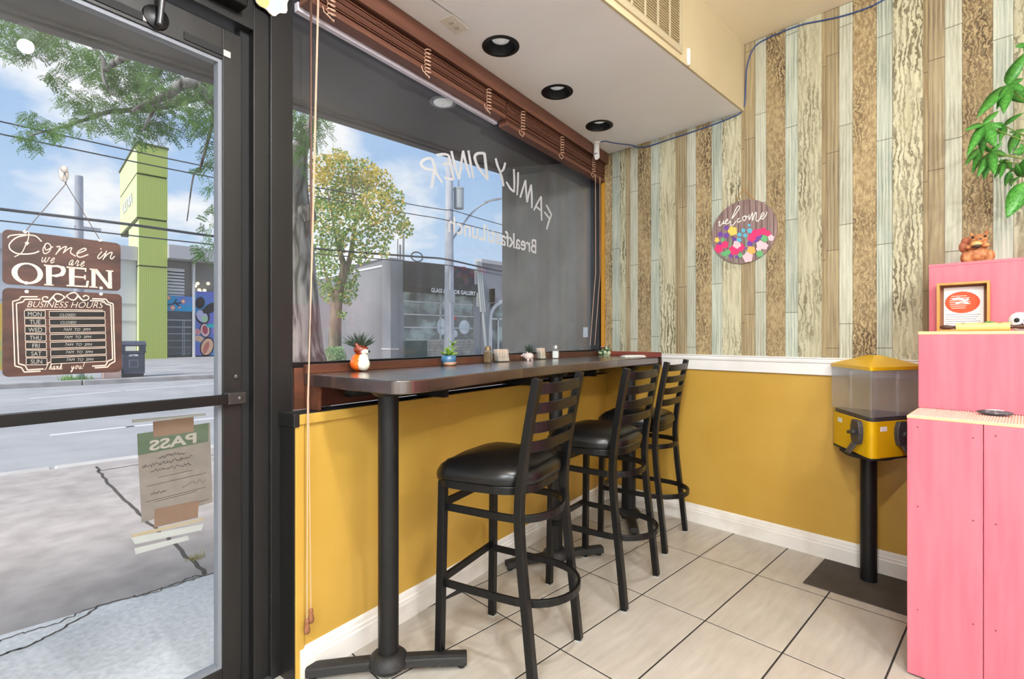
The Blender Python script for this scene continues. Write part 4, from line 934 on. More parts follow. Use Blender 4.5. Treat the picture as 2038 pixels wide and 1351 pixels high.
# ---------------------------------------------------------------- things on the counter
def cp(px, o): return FA @ Vector((o, PA(px, 700, o).y, ZC))
def FT(p, rz=0): return Matrix.Translation(p) @ Matrix.Rotation(rz, 4, 'Z')
def spikes(frm, name, m_, par, n, h, z0, spread, r=.0035, seed=1):
    rr = random.Random(seed); b = MB(frm)
    for k in range(n):
        a = rr.random() * 2 * math.pi; t = rr.random() ** .7 * spread; L_ = h * rr.uniform(.6, 1.0)
        d = Vector((math.cos(a) * math.sin(t), math.sin(a) * math.sin(t), math.cos(t))); o = Vector((math.cos(a) * .012 * t, math.sin(a) * .012 * t, z0 - .01))
        b.tube([o, o + d * L_ * .5 + Vector((0, 0, -.002)), o + d * L_ + Vector((0, 0, -.004 * t))], [r, r * .8, .0003], 5)
    return b.build(name, m_, par, smooth=60)
M_spk = mat('dark_green_spikes', rgb(38, 48, 42), .5, c2=rgb(66, 84, 66), scale=(90, 90, 90))
M_org = mat('orange_glaze', rgb(240, 104, 20), .2, coat=.5); M_crm = mat('cream_glaze', rgb(238, 230, 214), .25, coat=.4); M_brn = mat('brown_glaze', rgb(130, 48, 22), .25, coat=.4)
p = cp(716, -.022); f = FT(p, R(40))
t = thing('fox_planter', 'orange and cream ceramic fox planter holding spiky dark plants', 'planter', p, R(40))
blob('body', [((0, 0, .032), (.040, .036, .033)), ((0, 0, .05), (.034, .031, .024))], M_org, t, .003, f)
blob('belly', [((.020, -.012, .030), (.026, .027, .029)), ((.018, -.008, .054), (.020, .022, .02))], M_crm, t, .003, f)
blob('head', [((.004, 0, .088), (.030, .030, .022)), ((.006, -.004, .076), (.022, .022, .016)), ((-.004, .022, .104), (.009, .006, .012)), ((-.004, -.024, .104), (.009, .006, .012))], M_brn, t, .003, f)
blob('muzzle', [((.022, -.010, .080), (.018, .016, .012)), ((.036, -.012, .078), (.008, .007, .006))], M_crm, t, .0025, f)
MB(f).ell((.044, -.013, .080), .0045).build('nose', M_dark, t, smooth=60)
spikes(f, 'succulent', M_spk, t, 60, .075, .108, 1.25, .0038, 3)
p = cp(893, -.012); f = FT(p, R(45))
t = thing('blue_planter', 'small blue ceramic bowl planter with a green succulent', 'planter', p, R(45))
MB(f).lathe([(.0, .002), (.020, .002), (.034, .014), (.038, .030), (.034, .048), (.031, .050), (.029, .044), (.0, .042)], 26).build('bowl', mat('blue_glaze', rgb(58, 106, 142), .25, coat=.4), t, smooth=50)
MB(f).lathe([(.0, 0), (.022, .0), (.033, .010), (.0345, .018)], 26, (.004, -.003, 0)).build('bare_clay_base', mat('peach_clay', rgb(224, 178, 148), .6), t, smooth=50)
M_suc2 = mat('succulent_green', rgb(84, 122, 40), .4, c2=rgb(128, 158, 60), scale=(40, 40, 40))
lf0 = None
for k, (a, tl, L_, z0) in enumerate([(0, 70, .05, .046), (50, 60, .045, .046), (110, 75, .05, .046), (165, 65, .052, .046), (215, 60, .046, .046), (265, 72, .05, .046), (310, 55, .045, .046), (30, 35, .042, .05), (150, 30, .045, .05), (270, 25, .045, .05)]):
    d = Vector((math.cos(R(a)) * math.sin(R(tl)), math.sin(R(a)) * math.sin(R(tl)), math.cos(R(tl)))); rot = d.to_track_quat('Z', 'Y').to_matrix()
    MB(f).ell(Vector((0, 0, z0)) + d * L_ * .5, (.009, .0045, L_ * .5), 10, 8, rot).build('leaf', M_suc2, t, smooth=80)
MB(f).tube([(.008, .008, .045), (.016, .012, .075), (.02, .016, .105)], .003, 6).build('stem', M_suc2, t, smooth=60)
for z, a in ((.075, 20), (.082, 200), (.09, 110), (.095, 290), (.104, 30), (.108, 180)):
    d = Vector((math.cos(R(a)) * .8, math.sin(R(a)) * .8, .6)).normalized(); MB(f).ell(Vector((.018, .014, z)) + d * .014, (.006, .003, .015), 8, 6, d.to_track_quat('Z', 'Y').to_matrix()).build('leaf', M_suc2, t, smooth=80)
M_jar = glass('shaker_glass', (.93, .95, .94, 1), 1.4, .02, .02)
def shaker(px, o, label, cm, capm, kind):
    p = cp(px, o); f = FT(p, R(30)); t = thing(kind + '_shaker', label, kind + ' shaker', p, R(30))
    sq = lambda a, r=.006: [(x * (a - r * (i % 2)) , y * (a - r * ((i + 1) % 2))) for i, (x, y) in enumerate(((1, 1), (1, 1), (-1, 1), (-1, 1), (-1, -1), (-1, -1), (1, -1), (1, -1)))]
    MB(f).box(-.0215, .0215, -.0215, .0215, .0, .066).build('jar', M_jar, t, bevel=.006)
    MB(f).box(-.0185, .0185, -.0185, .0185, .004, .050 if kind == 'salt' else .060).build('contents', cm, t, bevel=.005)
    MB(f).lathe([(.0185, .064), (.0185, .070), (.0175, .082), (.012, .090), (.0, .092)], 18).build('cap', capm, t, smooth=45)
M_steel = mat('brushed_steel', rgb(178, 176, 170), .3, .9)
shaker(971, .0, 'glass pepper shaker full of brown pepper on the counter', mat('ground_pepper', rgb(122, 98, 66), .9, c2=rgb(90, 72, 48), scale=(300, 300, 300)), mat('brown_cap', rgb(120, 100, 74), .4, .4), 'pepper')
shaker(1106, .0, 'clear glass salt shaker with steel cap on the counter', mat('salt', rgb(236, 238, 238), .9), M_steel, 'salt')
M_pkt = mat('sugar_packet', rgb(232, 220, 206), .7, c2=rgb(206, 160, 130), scale=(120, 120, 20), lo=.55, hi=.62)
def caddy(px, o, w, label, n, rz, plab, grp):
    p = cp(px, o); f = FT(p, rz); t = thing('packet_holder', label, 'holder', p, rz)
    h = .052
    MB(f).box(-w, w, -.022, .022, 0, .006).build('base', M_jar, t, bevel=.002)
    for a in ((-w, w, -.024, -.021), (-w, w, .021, .024), (-w - .002, -w + .001, -.022, .022), (w - .001, w + .002, -.022, .022)): MB(f).box(*a, .0, h).build('glass_wall', M_jar, t, bevel=.001)
    first = None
    for k in range(n):
        x = -w + .008 + (2 * w - .018) * k / (n - 1)
        if first is None:
            b = MB(Matrix.Translation((0, 0, 0))); b.box(-.0018, .0018, -.019, .019, 0, .064); first = b.build('sugar_packet', M_pkt, origin=(0, 0, 0)); q = first
        else: q = first.copy(); col.objects.link(q)
        q.matrix_world = f @ Matrix.Translation((x, random.uniform(-.001, .001), .008)) @ Matrix.Rotation(R(random.uniform(-14, -4)), 4, 'Y'); tag(q, plab, 'sugar packet', grp)
caddy(1000, -.005, .042, 'long clear glass holder full of sugar packets', 14, A_ANG + R(70), 'paper sugar packet standing in the long glass holder', 'packets in the long holder')
caddy(1078, -.015, .026, 'small clear glass holder of packets behind the pig planter', 8, A_ANG + R(70), 'paper packet standing in the small glass holder', 'packets in the small holder')
p = cp(1052, .01); f = FT(p, R(-20)); M_pig = mat('pale_pink_glaze', rgb(226, 206, 200), .3, coat=.3)
t = thing('pig_planter', 'tiny pale pig-shaped planter with a spiky dark plant', 'planter', p, R(-20))
blob('body', [((0, 0, .026), (.034, .030, .024)), ((-.026, -.016, .03), (.016, .014, .014)), ((-.018, -.006, .004), (.007, .007, .006)), ((.018, -.012, .004), (.007, .007, .006)), ((.018, .014, .004), (.007, .007, .006)), ((-.018, .014, .004), (.007, .007, .006)), ((.02, -.018, .046), (.006, .004, .010))], M_pig, t, .0028, f)
MB(f).ell((-.038, -.028, .028), (.005, .006, .006)).build('snout', mat('pig_snout', rgb(214, 164, 156), .4), t, smooth=60)
spikes(f, 'succulent', M_spk, t, 34, .07, .050, .8, .003, 8)
p = cp(1205, .005); f = FT(p, R(10)); M_frg = mat('frog_glaze', rgb(74, 98, 62), .3, c2=rgb(196, 206, 170), scale=(38, 38, 38), detail=1, lo=.5, hi=.56, coat=.3)
t = thing('frog_planter', 'green ceramic frog ornament with a pink flower in the corner', 'ornament', p, R(10))
blob('body', [((0, 0, .028), (.042, .032, .026)), ((.022, -.014, .05), (.020, .018, .018)), ((-.034, -.012, .022), (.018, .02, .02)), ((.036, -.014, .020), (.014, .018, .018)), ((.012, -.022, .066), .008), ((.034, -.018, .066), .008)], M_frg, t, .003, f)
MB(f).box(-.04, .04, -.03, .03, 0, .006).build('foot', M_frg, t, bevel=.005)
for k in range(6):
    a = k * math.pi / 3; MB(f).ell((-.014 + .014 * math.cos(a), -.004 + .014 * math.sin(a), .066), (.012, .009, .004), 10, 6, Matrix.Rotation(a, 3, 'Z')).build('petal', mat('pink_petal', rgb(236, 150, 178), .5), t, smooth=60)
MB(f).ell((-.034, -.006, .062), (.006, .006, .008)).build('bud', mat('purple_bud', rgb(96, 70, 120), .5), t, smooth=60)
p = onz(1262, 709.5, ZC); p = FA @ Vector((.27, PA(1260, 705, .27).y, ZC)); f = FT(p, R(62))
t = thing('napkin_setting', 'folded white napkin with cutlery at the counter end', 'napkin', p, R(62))
MB(f).box(-.085, .085, -.035, .035, 0, .004).build('napkin', mat('white_napkin', rgb(242, 240, 238), .8), t, bevel=.001)
MB(f).box(-.08, .08, -.028, .022, .004, .011).build('napkin_fold', MATS['white_napkin'], t, bevel=.003)
MB(f).tube([(-.07, -.02, .013), (-.02, -.01, .012), (.06, .004, .012)], [.003, .004, .002], 6).build('fork', M_steel, t, smooth=60)

# ---------------------------------------------------------------- things on the pink shelf
p = Vector((2.094, -.215, Z3)); f = FT(p)
M_sq = mat('terracotta_fur', rgb(168, 100, 62), .6, c2=rgb(206, 142, 92), scale=(60, 60, 60), bump=.3)
t = thing('squirrel_figurine', 'brown ceramic squirrel holding an acorn on the top shelf', 'figurine', p)
blob('body', [((0, 0, .040), (.040, .036, .040)), ((-.037, -.010, .028), (.018, .026, .028)), ((.040, -.010, .028), (.018, .026, .028)), ((-.026, -.036, .006), (.018, .014, .007)), ((.030, -.036, .006), (.018, .014, .007)),
              ((.004, -.008, .082), (.032, .030, .03)), ((.006, -.012, .104), (.030, .028, .024)), ((.012, -.036, .098), (.013, .014, .012)), ((-.018, -.004, .128), (.007, .006, .012)), ((.030, -.004, .130), (.007, .006, .013)),
              ((-.026, -.030, .072), (.014, .014, .010)), ((.028, -.030, .074), (.016, .014, .010))], M_sq, t, .003, f, 2)
blob('tail', [((-.036, .014, .04), (.016, .016, .03)), ((-.044, .012, .08), (.018, .016, .026)), ((-.036, .010, .105), (.018, .016, .018))], mat('russet_tail', rgb(178, 104, 74), .6, bump=.3, scale=(70, 70, 70)), t, .003, f, 2)
ac = MB(f).ell((.0, -.046, .080), (.019, .013, .014)).build('acorn', mat('acorn_tan', rgb(226, 168, 106), .4), t, smooth=60)
MB(f).ell((.001, -.047, .072), (.0165, .013, .010)).build('acorn_cap', mat('acorn_cap_brown', rgb(66, 50, 40), .6), ac, smooth=60)
for x in (-.012, .027): MB(f).ell((x, -.036, .112), .0045).build('eye', M_dark, t, smooth=60)
MB(f).ell((.014, -.050, .101), (.005, .004, .004)).build('nose', mat('grey_nose', rgb(92, 78, 76), .5), t, smooth=60)
# shadow box frame
M_fr = mat('oak_frame', rgb(206, 150, 78), .5, c2=rgb(190, 132, 62), scale=(30, 30, 6)); fy = -.385
x0, x1, z0, z1 = ony(1864, 600, fy).x, ony(1970, 600, fy).x, Z2, ony(1900, 562, fy).z
t = thing('picture_frame', 'deep oak box frame with an orange printed card', 'picture frame', ((x0 + x1) / 2, fy, Z2))
for a in ((x0, x0 + .009, z0, z1), (x1 - .009, x1, z0, z1), (x0 + .009, x1 - .009, z1 - .009, z1), (x0 + .009, x1 - .009, z0, z0 + .009)): MB().box(a[0], a[1], fy, fy + .05, a[2], a[3]).build('frame_bar', M_fr, t, bevel=.0008)
MB().box(x0 + .009, x1 - .009, fy + .046, fy + .05, z0 + .009, z1 - .009).build('backing', mat('brown_backing', rgb(126, 88, 66), .8), t)
MB().box(x0 + .02, x1 - .02, fy + .0435, fy + .046, z0 + .012, z1 - .018).build('card', mat('card_white', rgb(232, 228, 230), .7), t)
xm, zm = (x0 + x1) / 2 - .004, z0 + .125
MB().ell((xm, fy + .0435, zm), (.056, .0008, .046), 28, 12).build('orange_oval', mat('card_orange', rgb(224, 78, 40), .7), t)
b = MB(); rr = random.Random(3)
for k in range(7):
    z = zm + .026 - k * .0085; w = .04 * math.sqrt(max(.1, 1 - ((z - zm) / .05) ** 2)); b.box(xm - w, xm + w * rr.uniform(.3, .9), fy + .042, fy + .0425, z, z + .0022)
b.strip([(xm - .03, zm + .012), (xm - .01, zm + .018), (xm + .01, zm + .008), (xm + .02, zm + .014)], .008, lambda u, v: Vector((u, fy + .0418, v)), 3)
b.strip([(xm - .02, zm - .004), (xm + .0, zm + .002), (xm + .02, zm - .006)], .007, lambda u, v: Vector((u, fy + .0418, v)), 3)
b.build('white_print', mat('card_print_white', rgb(246, 226, 218), .7), t)
b = MB()
for k in range(5): b.box(x0 + .024, x1 - .03 - .006 * (k % 3), fy + .043, fy + .0434, z0 + .072 - k * .0095, z0 + .0742 - k * .0095)
b.build('grey_print', mat('card_print_grey', rgb(120, 112, 112), .8), t)
# rolling pin
ry, rz_ = -.55, Z2 + .0165; xa, xb = ony(1903, 650, ry).x, ony(2011, 650, ry).x
t = thing('rolling_pin', 'small wooden rolling pin with dark handles on the middle step', 'rolling pin', ((xa + xb) / 2, ry, Z2))
MB().tube([(xa, ry, rz_), (xb, ry, rz_)], .0165, 22).build('roller', mat('pale_maple', rgb(238, 200, 128), .45, c2=rgb(228, 186, 112), scale=(4, 60, 60)), t, smooth=40)
M_hd = mat('dark_walnut', rgb(74, 42, 30), .4)
for xs, sg in ((xa, -1), (xb, 1)): MB().tube([(xs + sg * d, ry, rz_) for d in (0, .006, .012, .03, .044, .05)], [.008, .006, .0065, .0095, .0075, .002], 14).build('handle', M_hd, t, smooth=50)
b = MB(); b.strip([(xa + .05, .0), (xa + .06, .003), (xa + .075, -.002), (xa + .09, .003), (xa + .105, 0)], .0035, lambda u, v: Vector((u, ry - .0075 + v, rz_ + .0150)), 3); b.build('burnt_lettering', M_hd, t)
for x in (xa + .022, xb - .028): MB().ell((x, ry - .006, rz_ + .0152), (.008, .004, .001), 10, 5).build('burnt_mark', M_hd, t)
# skull ornament, painted stones
c = ony(2030, 640, -.45); c.z = Z2
t = thing('skull_ornament', 'white and lilac painted skull ornament at the step end', 'ornament', c)
blob('skull', [((0, 0, .040), (.034, .036, .034)), ((-.002, -.018, .016), (.022, .022, .016))], mat('skull_white', rgb(240, 238, 240), .4, c2=rgb(196, 184, 222), scale=(18, 18, 18), lo=.5, hi=.56), t, .003, FT(c))
for x in (-.008, .018): MB(FT(c)).ell((x, -.034, .042), (.008, .005, .009)).build('eye_socket', M_dark, t, smooth=60)
MB(FT(c)).ell((.006, -.037, .026), (.003, .003, .005)).build('nose_hole', M_dark, t)
c = ony(1969, 640, -.47); c.z = Z2
t = thing('painted_stone', 'green and pink painted stone behind the rolling pin', 'stone', c)
MB(FT(c)).ell((0, 0, .020), (.030, .02, .020), 18, 10).build('stone', mat('green_stone', rgb(80, 178, 104), .4, c2=rgb(46, 110, 70), scale=(80, 80, 80)), t, smooth=70)
MB(FT(c)).ell((0, -.008, .022), (.019, .0145, .0145), 18, 10).build('painted_ring', mat('black_ring', rgb(24, 22, 24), .5), t, smooth=70)
MB(FT(c)).ell((0, -.010, .0225), (.014, .0145, .0115), 18, 10).build('painted_flower', mat('mauve_paint', rgb(196, 130, 170), .5, c2=rgb(60, 30, 50), scale=(120, 120, 120), lo=.5, hi=.55), t, smooth=70)
c = ony(1980, 815, -.70); c.z = Z1
t = thing('painted_stone', 'flat dark painted stone with white top on the lowest step', 'stone', c)
MB(FT(c)).ell((0, 0, .010), (.050, .028, .010), 24, 10).build('stone', mat('slate_stone', rgb(70, 68, 74), .5, c2=rgb(120, 116, 124), scale=(90, 90, 90), lo=.55, hi=.62), t, smooth=70)
MB(FT(c)).ell((0, .002, .0165), (.030, .016, .0045), 18, 8).build('white_patch', mat('stone_white', rgb(236, 234, 236), .5), t, smooth=70)

# ---------------------------------------------------------------- leafy plant at the right edge
px_, py_ = 2.42, -.17
t = thing('potted_plant', 'leafy green money tree plant reaching in from the right', 'plant', (px_, py_, Z3))
MB().lathe([(.0, Z3 + .001), (.06, Z3 + .001), (.085, Z3 + .14), (.088, Z3 + .15), (.078, Z3 + .15), (.075, Z3 + .13), (.0, Z3 + .13)], 24, (px_, py_, 0)).build('pot', mat('terracotta', rgb(176, 96, 66), .7), t, smooth=45)
M_lf = mat('plant_leaf', rgb(46, 112, 40), .35, c2=rgb(86, 156, 62), scale=(14, 14, 14)); M_stm = mat('plant_stem', rgb(112, 132, 60), .5)
def zl(u, v, d): return at(1900 + u / 3.377, 60 + v / 3.377, d)
nodes = [((355, 375), 2.10, [(150, 570, 78), (330, 545, 72), (285, 525, 46), (480, 492, 82), (470, 140, 84), (466, 318, 44), (480, 400, 50)]), ((195, 635), 2.02, [(75, 665, 46), (88, 835, 58), (180, 842, 56), (272, 775, 78), (297, 532, 48), (318, 652, 44)]),
         ((330, 640), 2.12, [(457, 553, 38), (232, 638, 36), (280, 702, 32), (305, 745, 32), (345, 702, 32)]), ((245, 820), 2.06, [(366, 842, 46), (266, 962, 58), (190, 1002, 62), (150, 982, 50), (205, 778, 32), (320, 752, 34)]),
         ((168, 798), 2.14, [(75, 892, 42), (130, 948, 46)]), ((330, 880), 2.1, [(265, 992, 38), (310, 992, 32), (386, 935, 46), (288, 882, 26), (378, 868, 30)]), ((420, 690), 2.16, [(360, 822, 48), (405, 802, 42), (370, 684, 26), (472, 658, 52)]),
         ((466, 812), 2.12, [(390, 822, 54), (440, 760, 30)]), ((445, 985), 2.06, [(366, 1030, 62), (480, 950, 62), (472, 858, 60), (410, 900, 40)]), ((470, 1025), 2.0, [(358, 1252, 112)]), ((372, 945), 2.14, [(338, 1050, 32), (378, 1056, 36), (404, 930, 26)]), ((480, 102), 2.1, [(410, 108, 42), (560, 180, 60)])]
lb = MB(); vs = []; n = 9
for i in range(n):
    a = i / (n - 1); w = math.sin(math.pi * a ** .82) ** .8 * .5 * (1 - .25 * a) + .004
    z = -.10 * a * a + .02
    vs += [(a, -w, z + .07 * w), (a, 0, z + .0), (a, w, z + .07 * w)]
fs = []
for i in range(n - 1):
    for j in range(2): fs.append((3 * i + j, 3 * i + j + 1, 3 * i + 4 + j, 3 * i + 3 + j))
lb.add(vs, fs); leaf0 = None
rr = random.Random(9); TI = WM[t.name].inverted()
hub = Vector((px_, py_, Z3 + .16))
for (u, v), d, tips in nodes:
    b0 = zl(u, v, d)
    for (a, c_, w) in tips:
        tp = zl(a, c_, d + rr.uniform(-.07, .03)); ax = tp - b0; L_ = ax.length; ax.normalize()
        toc = (CAM - b0).normalized() + Vector((rr.uniform(-.4, .4), rr.uniform(-.4, .4), rr.uniform(.1, .6)))
        nz = (toc - ax * toc.dot(ax)).normalized(); yy = nz.cross(ax)
        W_ = w / 3.377 * d / F * 1.12
        Mx = Matrix(((ax.x * L_, yy.x * W_, nz.x * L_, b0.x), (ax.y * L_, yy.y * W_, nz.y * L_, b0.y), (ax.z * L_, yy.z * W_, nz.z * L_, b0.z), (0, 0, 0, 1)))
        if leaf0 is None:
            me = bpy.data.meshes.new('leaf'); me.from_pydata([Vector(p_) for p_ in vs], [], fs); me.materials.append(M_lf)
            me.polygons.foreach_set('use_smooth', [True] * len(me.polygons)); me.set_sharp_from_angle(angle=R(9)); lo_ = leaf0 = bpy.data.objects.new('leaf', me); col.objects.link(lo_)
            md = lo_.modifiers.new('thick', 'SOLIDIFY'); md.thickness = .003
        else: lo_ = leaf0.copy(); col.objects.link(lo_)
        lo_.parent = t; lo_.matrix_local = TI @ Mx
    k = hub.lerp(b0, .5) + Vector((.03, 0, .05 if b0.z > hub.z else .09))
    MB().tube(catmull([hub, k, b0], 6), .0022, 6).build('stem', M_stm, t, smooth=60)
MB().tube([(px_, py_, Z3 + .12), (px_ + .005, py_, Z3 + .15), hub], [.018, .014, .008], 10).build('trunk', mat('plant_bark', rgb(120, 100, 72), .8), t, smooth=60)
# ================================================================ the street outside
M_asph = mat('road_asphalt', rgb(150, 148, 150), .9, c2=rgb(172, 169, 170), scale=(.6, .6, .6), nscale=2, detail=12, lo=.3, hi=.7, bump=.2)
M_side = mat('old_sidewalk', rgb(158, 148, 144), .95, c2=rgb(184, 174, 170), scale=(3, 3, 3), nscale=2, detail=14, lo=.3, hi=.7, bump=.3)
M_slab = mat('entry_concrete', rgb(208, 207, 207), .95, c2=rgb(236, 235, 235), scale=(14, 14, 14), nscale=3, detail=14, lo=.3, hi=.7, bump=.3)
M_curb = mat('curb_concrete', rgb(186, 178, 174), .95, c2=rgb(204, 198, 194), scale=(3, 3, 3), detail=10, bump=.2)
M_crk = mat('crack_dark', rgb(74, 68, 64), 1)
ZG, XC, XR = -.02, -4.16, -16.7
sw = tag(MB().prism([(XC, -40), W2(-.19, -40), W2(-.19, .3), (XF, .3), (XF, 70), (XC, 70)], -.25, ZG).build('sidewalk', M_side), 'worn asphalt sidewalk in front of the diner', 'sidewalk', kind='structure')
MB().prism([(-.72, -6), W2(-.19, -6), W2(-.19, .1), (-.72, .1)], ZG - .001, ZG + .006).build('entry_slab', M_slab, sw)
rr = random.Random(2)
def crack(pts, w, jit):
    P = catmull([(p.x, p.y, 0) for p in pts], 10); b = MB()
    b.strip([(q.x + rr.uniform(-jit, jit), q.y + rr.uniform(-jit, jit)) for q in P], w, lambda u, v: Vector((u, v, ZG + .0075 if u > -.735 else ZG + .0015)))
    b.build('crack', M_crk, sw)
crack([onz(*p, ZG) for p in ((-40, 1330), (0, 1309), (60, 1285), (130, 1250), (214, 1202), (300, 1182), (380, 1150), (440, 1138), (600, 1090))], .012, .012)
crack([onz(*p, ZG) for p in ((-40, 1300), (30, 1268), (120, 1240), (200, 1205), (290, 1185), (370, 1160), (420, 1143))], .008, .012)
crack([onz(*p, ZG) for p in ((192, 928), (215, 962), (275, 1022), (340, 1078), (410, 1142))], .022, .01)
crack([onz(*p, ZG) for p in ((192, 938), (240, 930), (275, 925), (430, 905))], .02, .01)
cb = thing('curb', 'pale concrete curb edging the near sidewalk', 'curb', (XC - .08, 0, -.25), 0, kind='structure')
c0 = MB().box(XC - .16, XC - .002, -14.99, -11.01, -.25, ZG + .005).build('curb_stone', M_curb, cb, bevel=.02)
for k in range(1, 14): share(c0, cb).location = (0, 4 * k, 0)
rd = tag(MB().box(XR, XC - .16, -60, 90, -.4, -.15).build('road', M_asph), 'grey asphalt road running past the diner', 'road', kind='structure')
for (a, c) in (((100, 866), (267, 848)), ((250, 850), (434, 831)), ((60, 793), (240, 778)), ((250, 777), (434, 763))):
    p, q = onz(*a, -.148), onz(*c, -.148); MB().bar(p, q, .12, .004).build('lane_marking', mat('road_white', rgb(214, 212, 214), .9), rd)
fs_ = tag(MB().box(-90, XR - .16, -80, 110, -.4, 0).build('sidewalk', mat('far_pavement', rgb(150, 147, 148), .95, c2=rgb(170, 167, 168), scale=(.8, .8, .8), detail=10)), 'pale concrete pavement across the street', 'sidewalk', kind='structure')
cb = thing('curb', 'concrete curb of the pavement across the street', 'curb', (XR - .08, 0, -.3), 0, kind='structure')
c0 = MB().box(XR - .158, XR, -22, -18.02, -.3, .004).build('curb_stone', mat('curb_grey', rgb(158, 152, 150), .95, c2=rgb(178, 172, 170), scale=(3, 3, 3)), cb, bevel=.03)
for k in range(1, 18): share(c0, cb).location = (0, 4 * k, 0)
# alcove downlight
p = onz(882, 203, ZF)
t = thing('downlight', 'round downlight in the dark soffit outside the window', 'downlight', (p.x, p.y, ZF - .01))
MB().lathe([(.058, ZF - .004), (.078, ZF - .004), (.08, ZF)], 28, (p.x, p.y, 0)).build('trim_ring', mat('grey_ring', rgb(120, 120, 122), .4, .6), t, smooth=40)
MB().lathe([(.0, ZF - .016), (.03, ZF - .015), (.054, ZF - .008), (.058, ZF - .001)], 28, (p.x, p.y, 0)).build('lens', M_lens, t, smooth=60)

# ---------------------------------------------------------------- lime green tower and low white building
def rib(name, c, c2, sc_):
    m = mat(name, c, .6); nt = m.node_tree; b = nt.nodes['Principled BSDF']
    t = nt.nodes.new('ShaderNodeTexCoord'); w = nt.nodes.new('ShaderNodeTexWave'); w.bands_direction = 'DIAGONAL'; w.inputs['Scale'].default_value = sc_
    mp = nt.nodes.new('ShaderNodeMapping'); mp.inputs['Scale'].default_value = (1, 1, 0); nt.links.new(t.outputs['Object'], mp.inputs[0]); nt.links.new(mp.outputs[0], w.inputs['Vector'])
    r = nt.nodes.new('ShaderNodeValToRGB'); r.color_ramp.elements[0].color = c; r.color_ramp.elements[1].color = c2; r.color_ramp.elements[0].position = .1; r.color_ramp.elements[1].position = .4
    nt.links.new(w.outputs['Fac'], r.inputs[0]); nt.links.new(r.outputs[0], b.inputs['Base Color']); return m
M_lime = rib('lime_corrugated', rgb(166, 178, 84), rgb(188, 200, 106), 7.0); M_lime_sunlit = rib('sunlit_lime_corrugated', rgb(198, 208, 150), rgb(214, 222, 170), 7.0)  # paler copy puts the sunlight on the tower's left faces into the colour
XT = -33.0
def T(px, py): return onx(px, py, XT)
yl, yr = T(276, 600).y, T(333, 600).y; yu = T(272, 350).y
xb1 = ony(256, 600, yl).x; xb2 = ony(239, 350, yu).x
zg, za, zb, zc, zd = 0, T(300, 530).z, T(300, 437).z, T(300, 350).z, T(272, 286).z
tw = thing('sign_tower', 'tall lime green corrugated sign tower across the street', 'tower', ((XT + xb1) / 2, (yl + yr) / 2, 0))
for nm, y0, xb, z0, z1, dx in (('lower_shaft', yl, xb1, zg, za - .04, 0), ('mid_shaft', yl, xb1, za + .04, zb - .04, .03), ('upper_shaft', yu, xb2, zb + .06, zc - .05, .06), ('crown', yu, xb2 - .1, zc + .05, zd, .1)):
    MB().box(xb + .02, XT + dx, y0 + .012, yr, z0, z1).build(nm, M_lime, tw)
    MB().box(xb, XT + dx - .02, y0, y0 + .012, z0, z1).build('side_cladding', M_lime_sunlit, tw)
M_lj = mat('dark_olive_joint', rgb(84, 88, 44), .8)
for z, y0, xb in ((za, yl, xb1), (zb, yu, xb2), (zc, yu, xb2)): MB().box(xb + .05, XT - .02, y0 + .03, yr - .02, z - .07, z + .07).build('shadow_joint', M_lj, tw)
MB().box(xb2 - .2, XT + .14, yu - .05, yr + .05, zd, zd + .12).build('cap', M_lj, tw)
q0, q1 = ony(244, 395, yu - .02), ony(263, 372, yu - .02)
b = MB(); vs, fs = txt('ULTRA', 1.0, 0, .03); wx = max(v.x for v in vs) - min(v.x for v in vs)
b.add([Vector((q0.x + (v.x / wx + .5) * (q1.x - q0.x), yu - .03, (zb + zc) / 2 - .1 + v.y * .95)) for v in vs], fs); b.build('lettering', mat('lettering_grey_white', rgb(232, 232, 240), .6), tw)

lb2 = thing('low_building', 'low white modern building with a painted mural behind the tower', 'building', (XT - 2, T(430, 600).y, 0))
M_lw = mat('building_white', rgb(214, 212, 214), .8); M_lg = mat('building_grey', rgb(186, 182, 184), .8); M_gl2 = mat('shop_glass_grey', rgb(128, 122, 120), .25, spec=.6)
yE = T(600, 600).y
MB().box(XT - 6, XT + .5, yr, yE, T(340, 515).z, T(340, 489).z).build('fascia', M_lg, lb2)
MB().box(XT - 6, XT - .6, yr, yE, 0, T(340, 515).z).build('back_wall', M_gl2, lb2)
yW = T(-160, 600).y
MB().box(XT - 8, XT - .3, yW, yl - .02, T(250, 515).z, T(250, 487).z).build('fascia', M_lg, lb2)
MB().box(XT - 8, XT - .7, yW, yl - .02, 0, T(250, 515).z).build('wing_wall', M_lw, lb2)
for z in (T(250, 605).z, T(250, 640).z): MB().box(XT - .7, XT - .66, yW, yl - .02, z, z + .08).build('wall_joint', M_lg, lb2)
def P2(px0, px1, py0, py1, d0, d1, nm, m_, bv=0): a, c = T(px0, py1), T(px1, py0); return MB().box(XT + d0, XT + d1, a.y, c.y, a.z, c.z).build(nm, m_, lb2, bevel=bv)
for k in range(9): P2(335, 371, 534 + k * 6.4, 539.8 + k * 6.4, -.6, -.5, 'panel_slat', M_lw)
P2(385.5, 389, 516, 712, -.5, -.05, 'column', M_lw)
P2(334, 600, 708, 712, -.6, .1, 'plinth', M_lw)
M_mb = mat('mural_blue', rgb(44, 156, 208), .7, c2=rgb(116, 120, 208), scale=(.35, .35, .5), detail=2, lo=.42, hi=.58)
P2(334, 386, 590, 618, -.5, -.35, 'mural_panel', M_mb); mp = P2(389, 600, 590, 708, -.5, -.35, 'mural_panel', M_mb)
P2(334, 384, 618, 708, -.5, -.4, 'door_panel', mat('slate_door', rgb(72, 78, 88), .4))
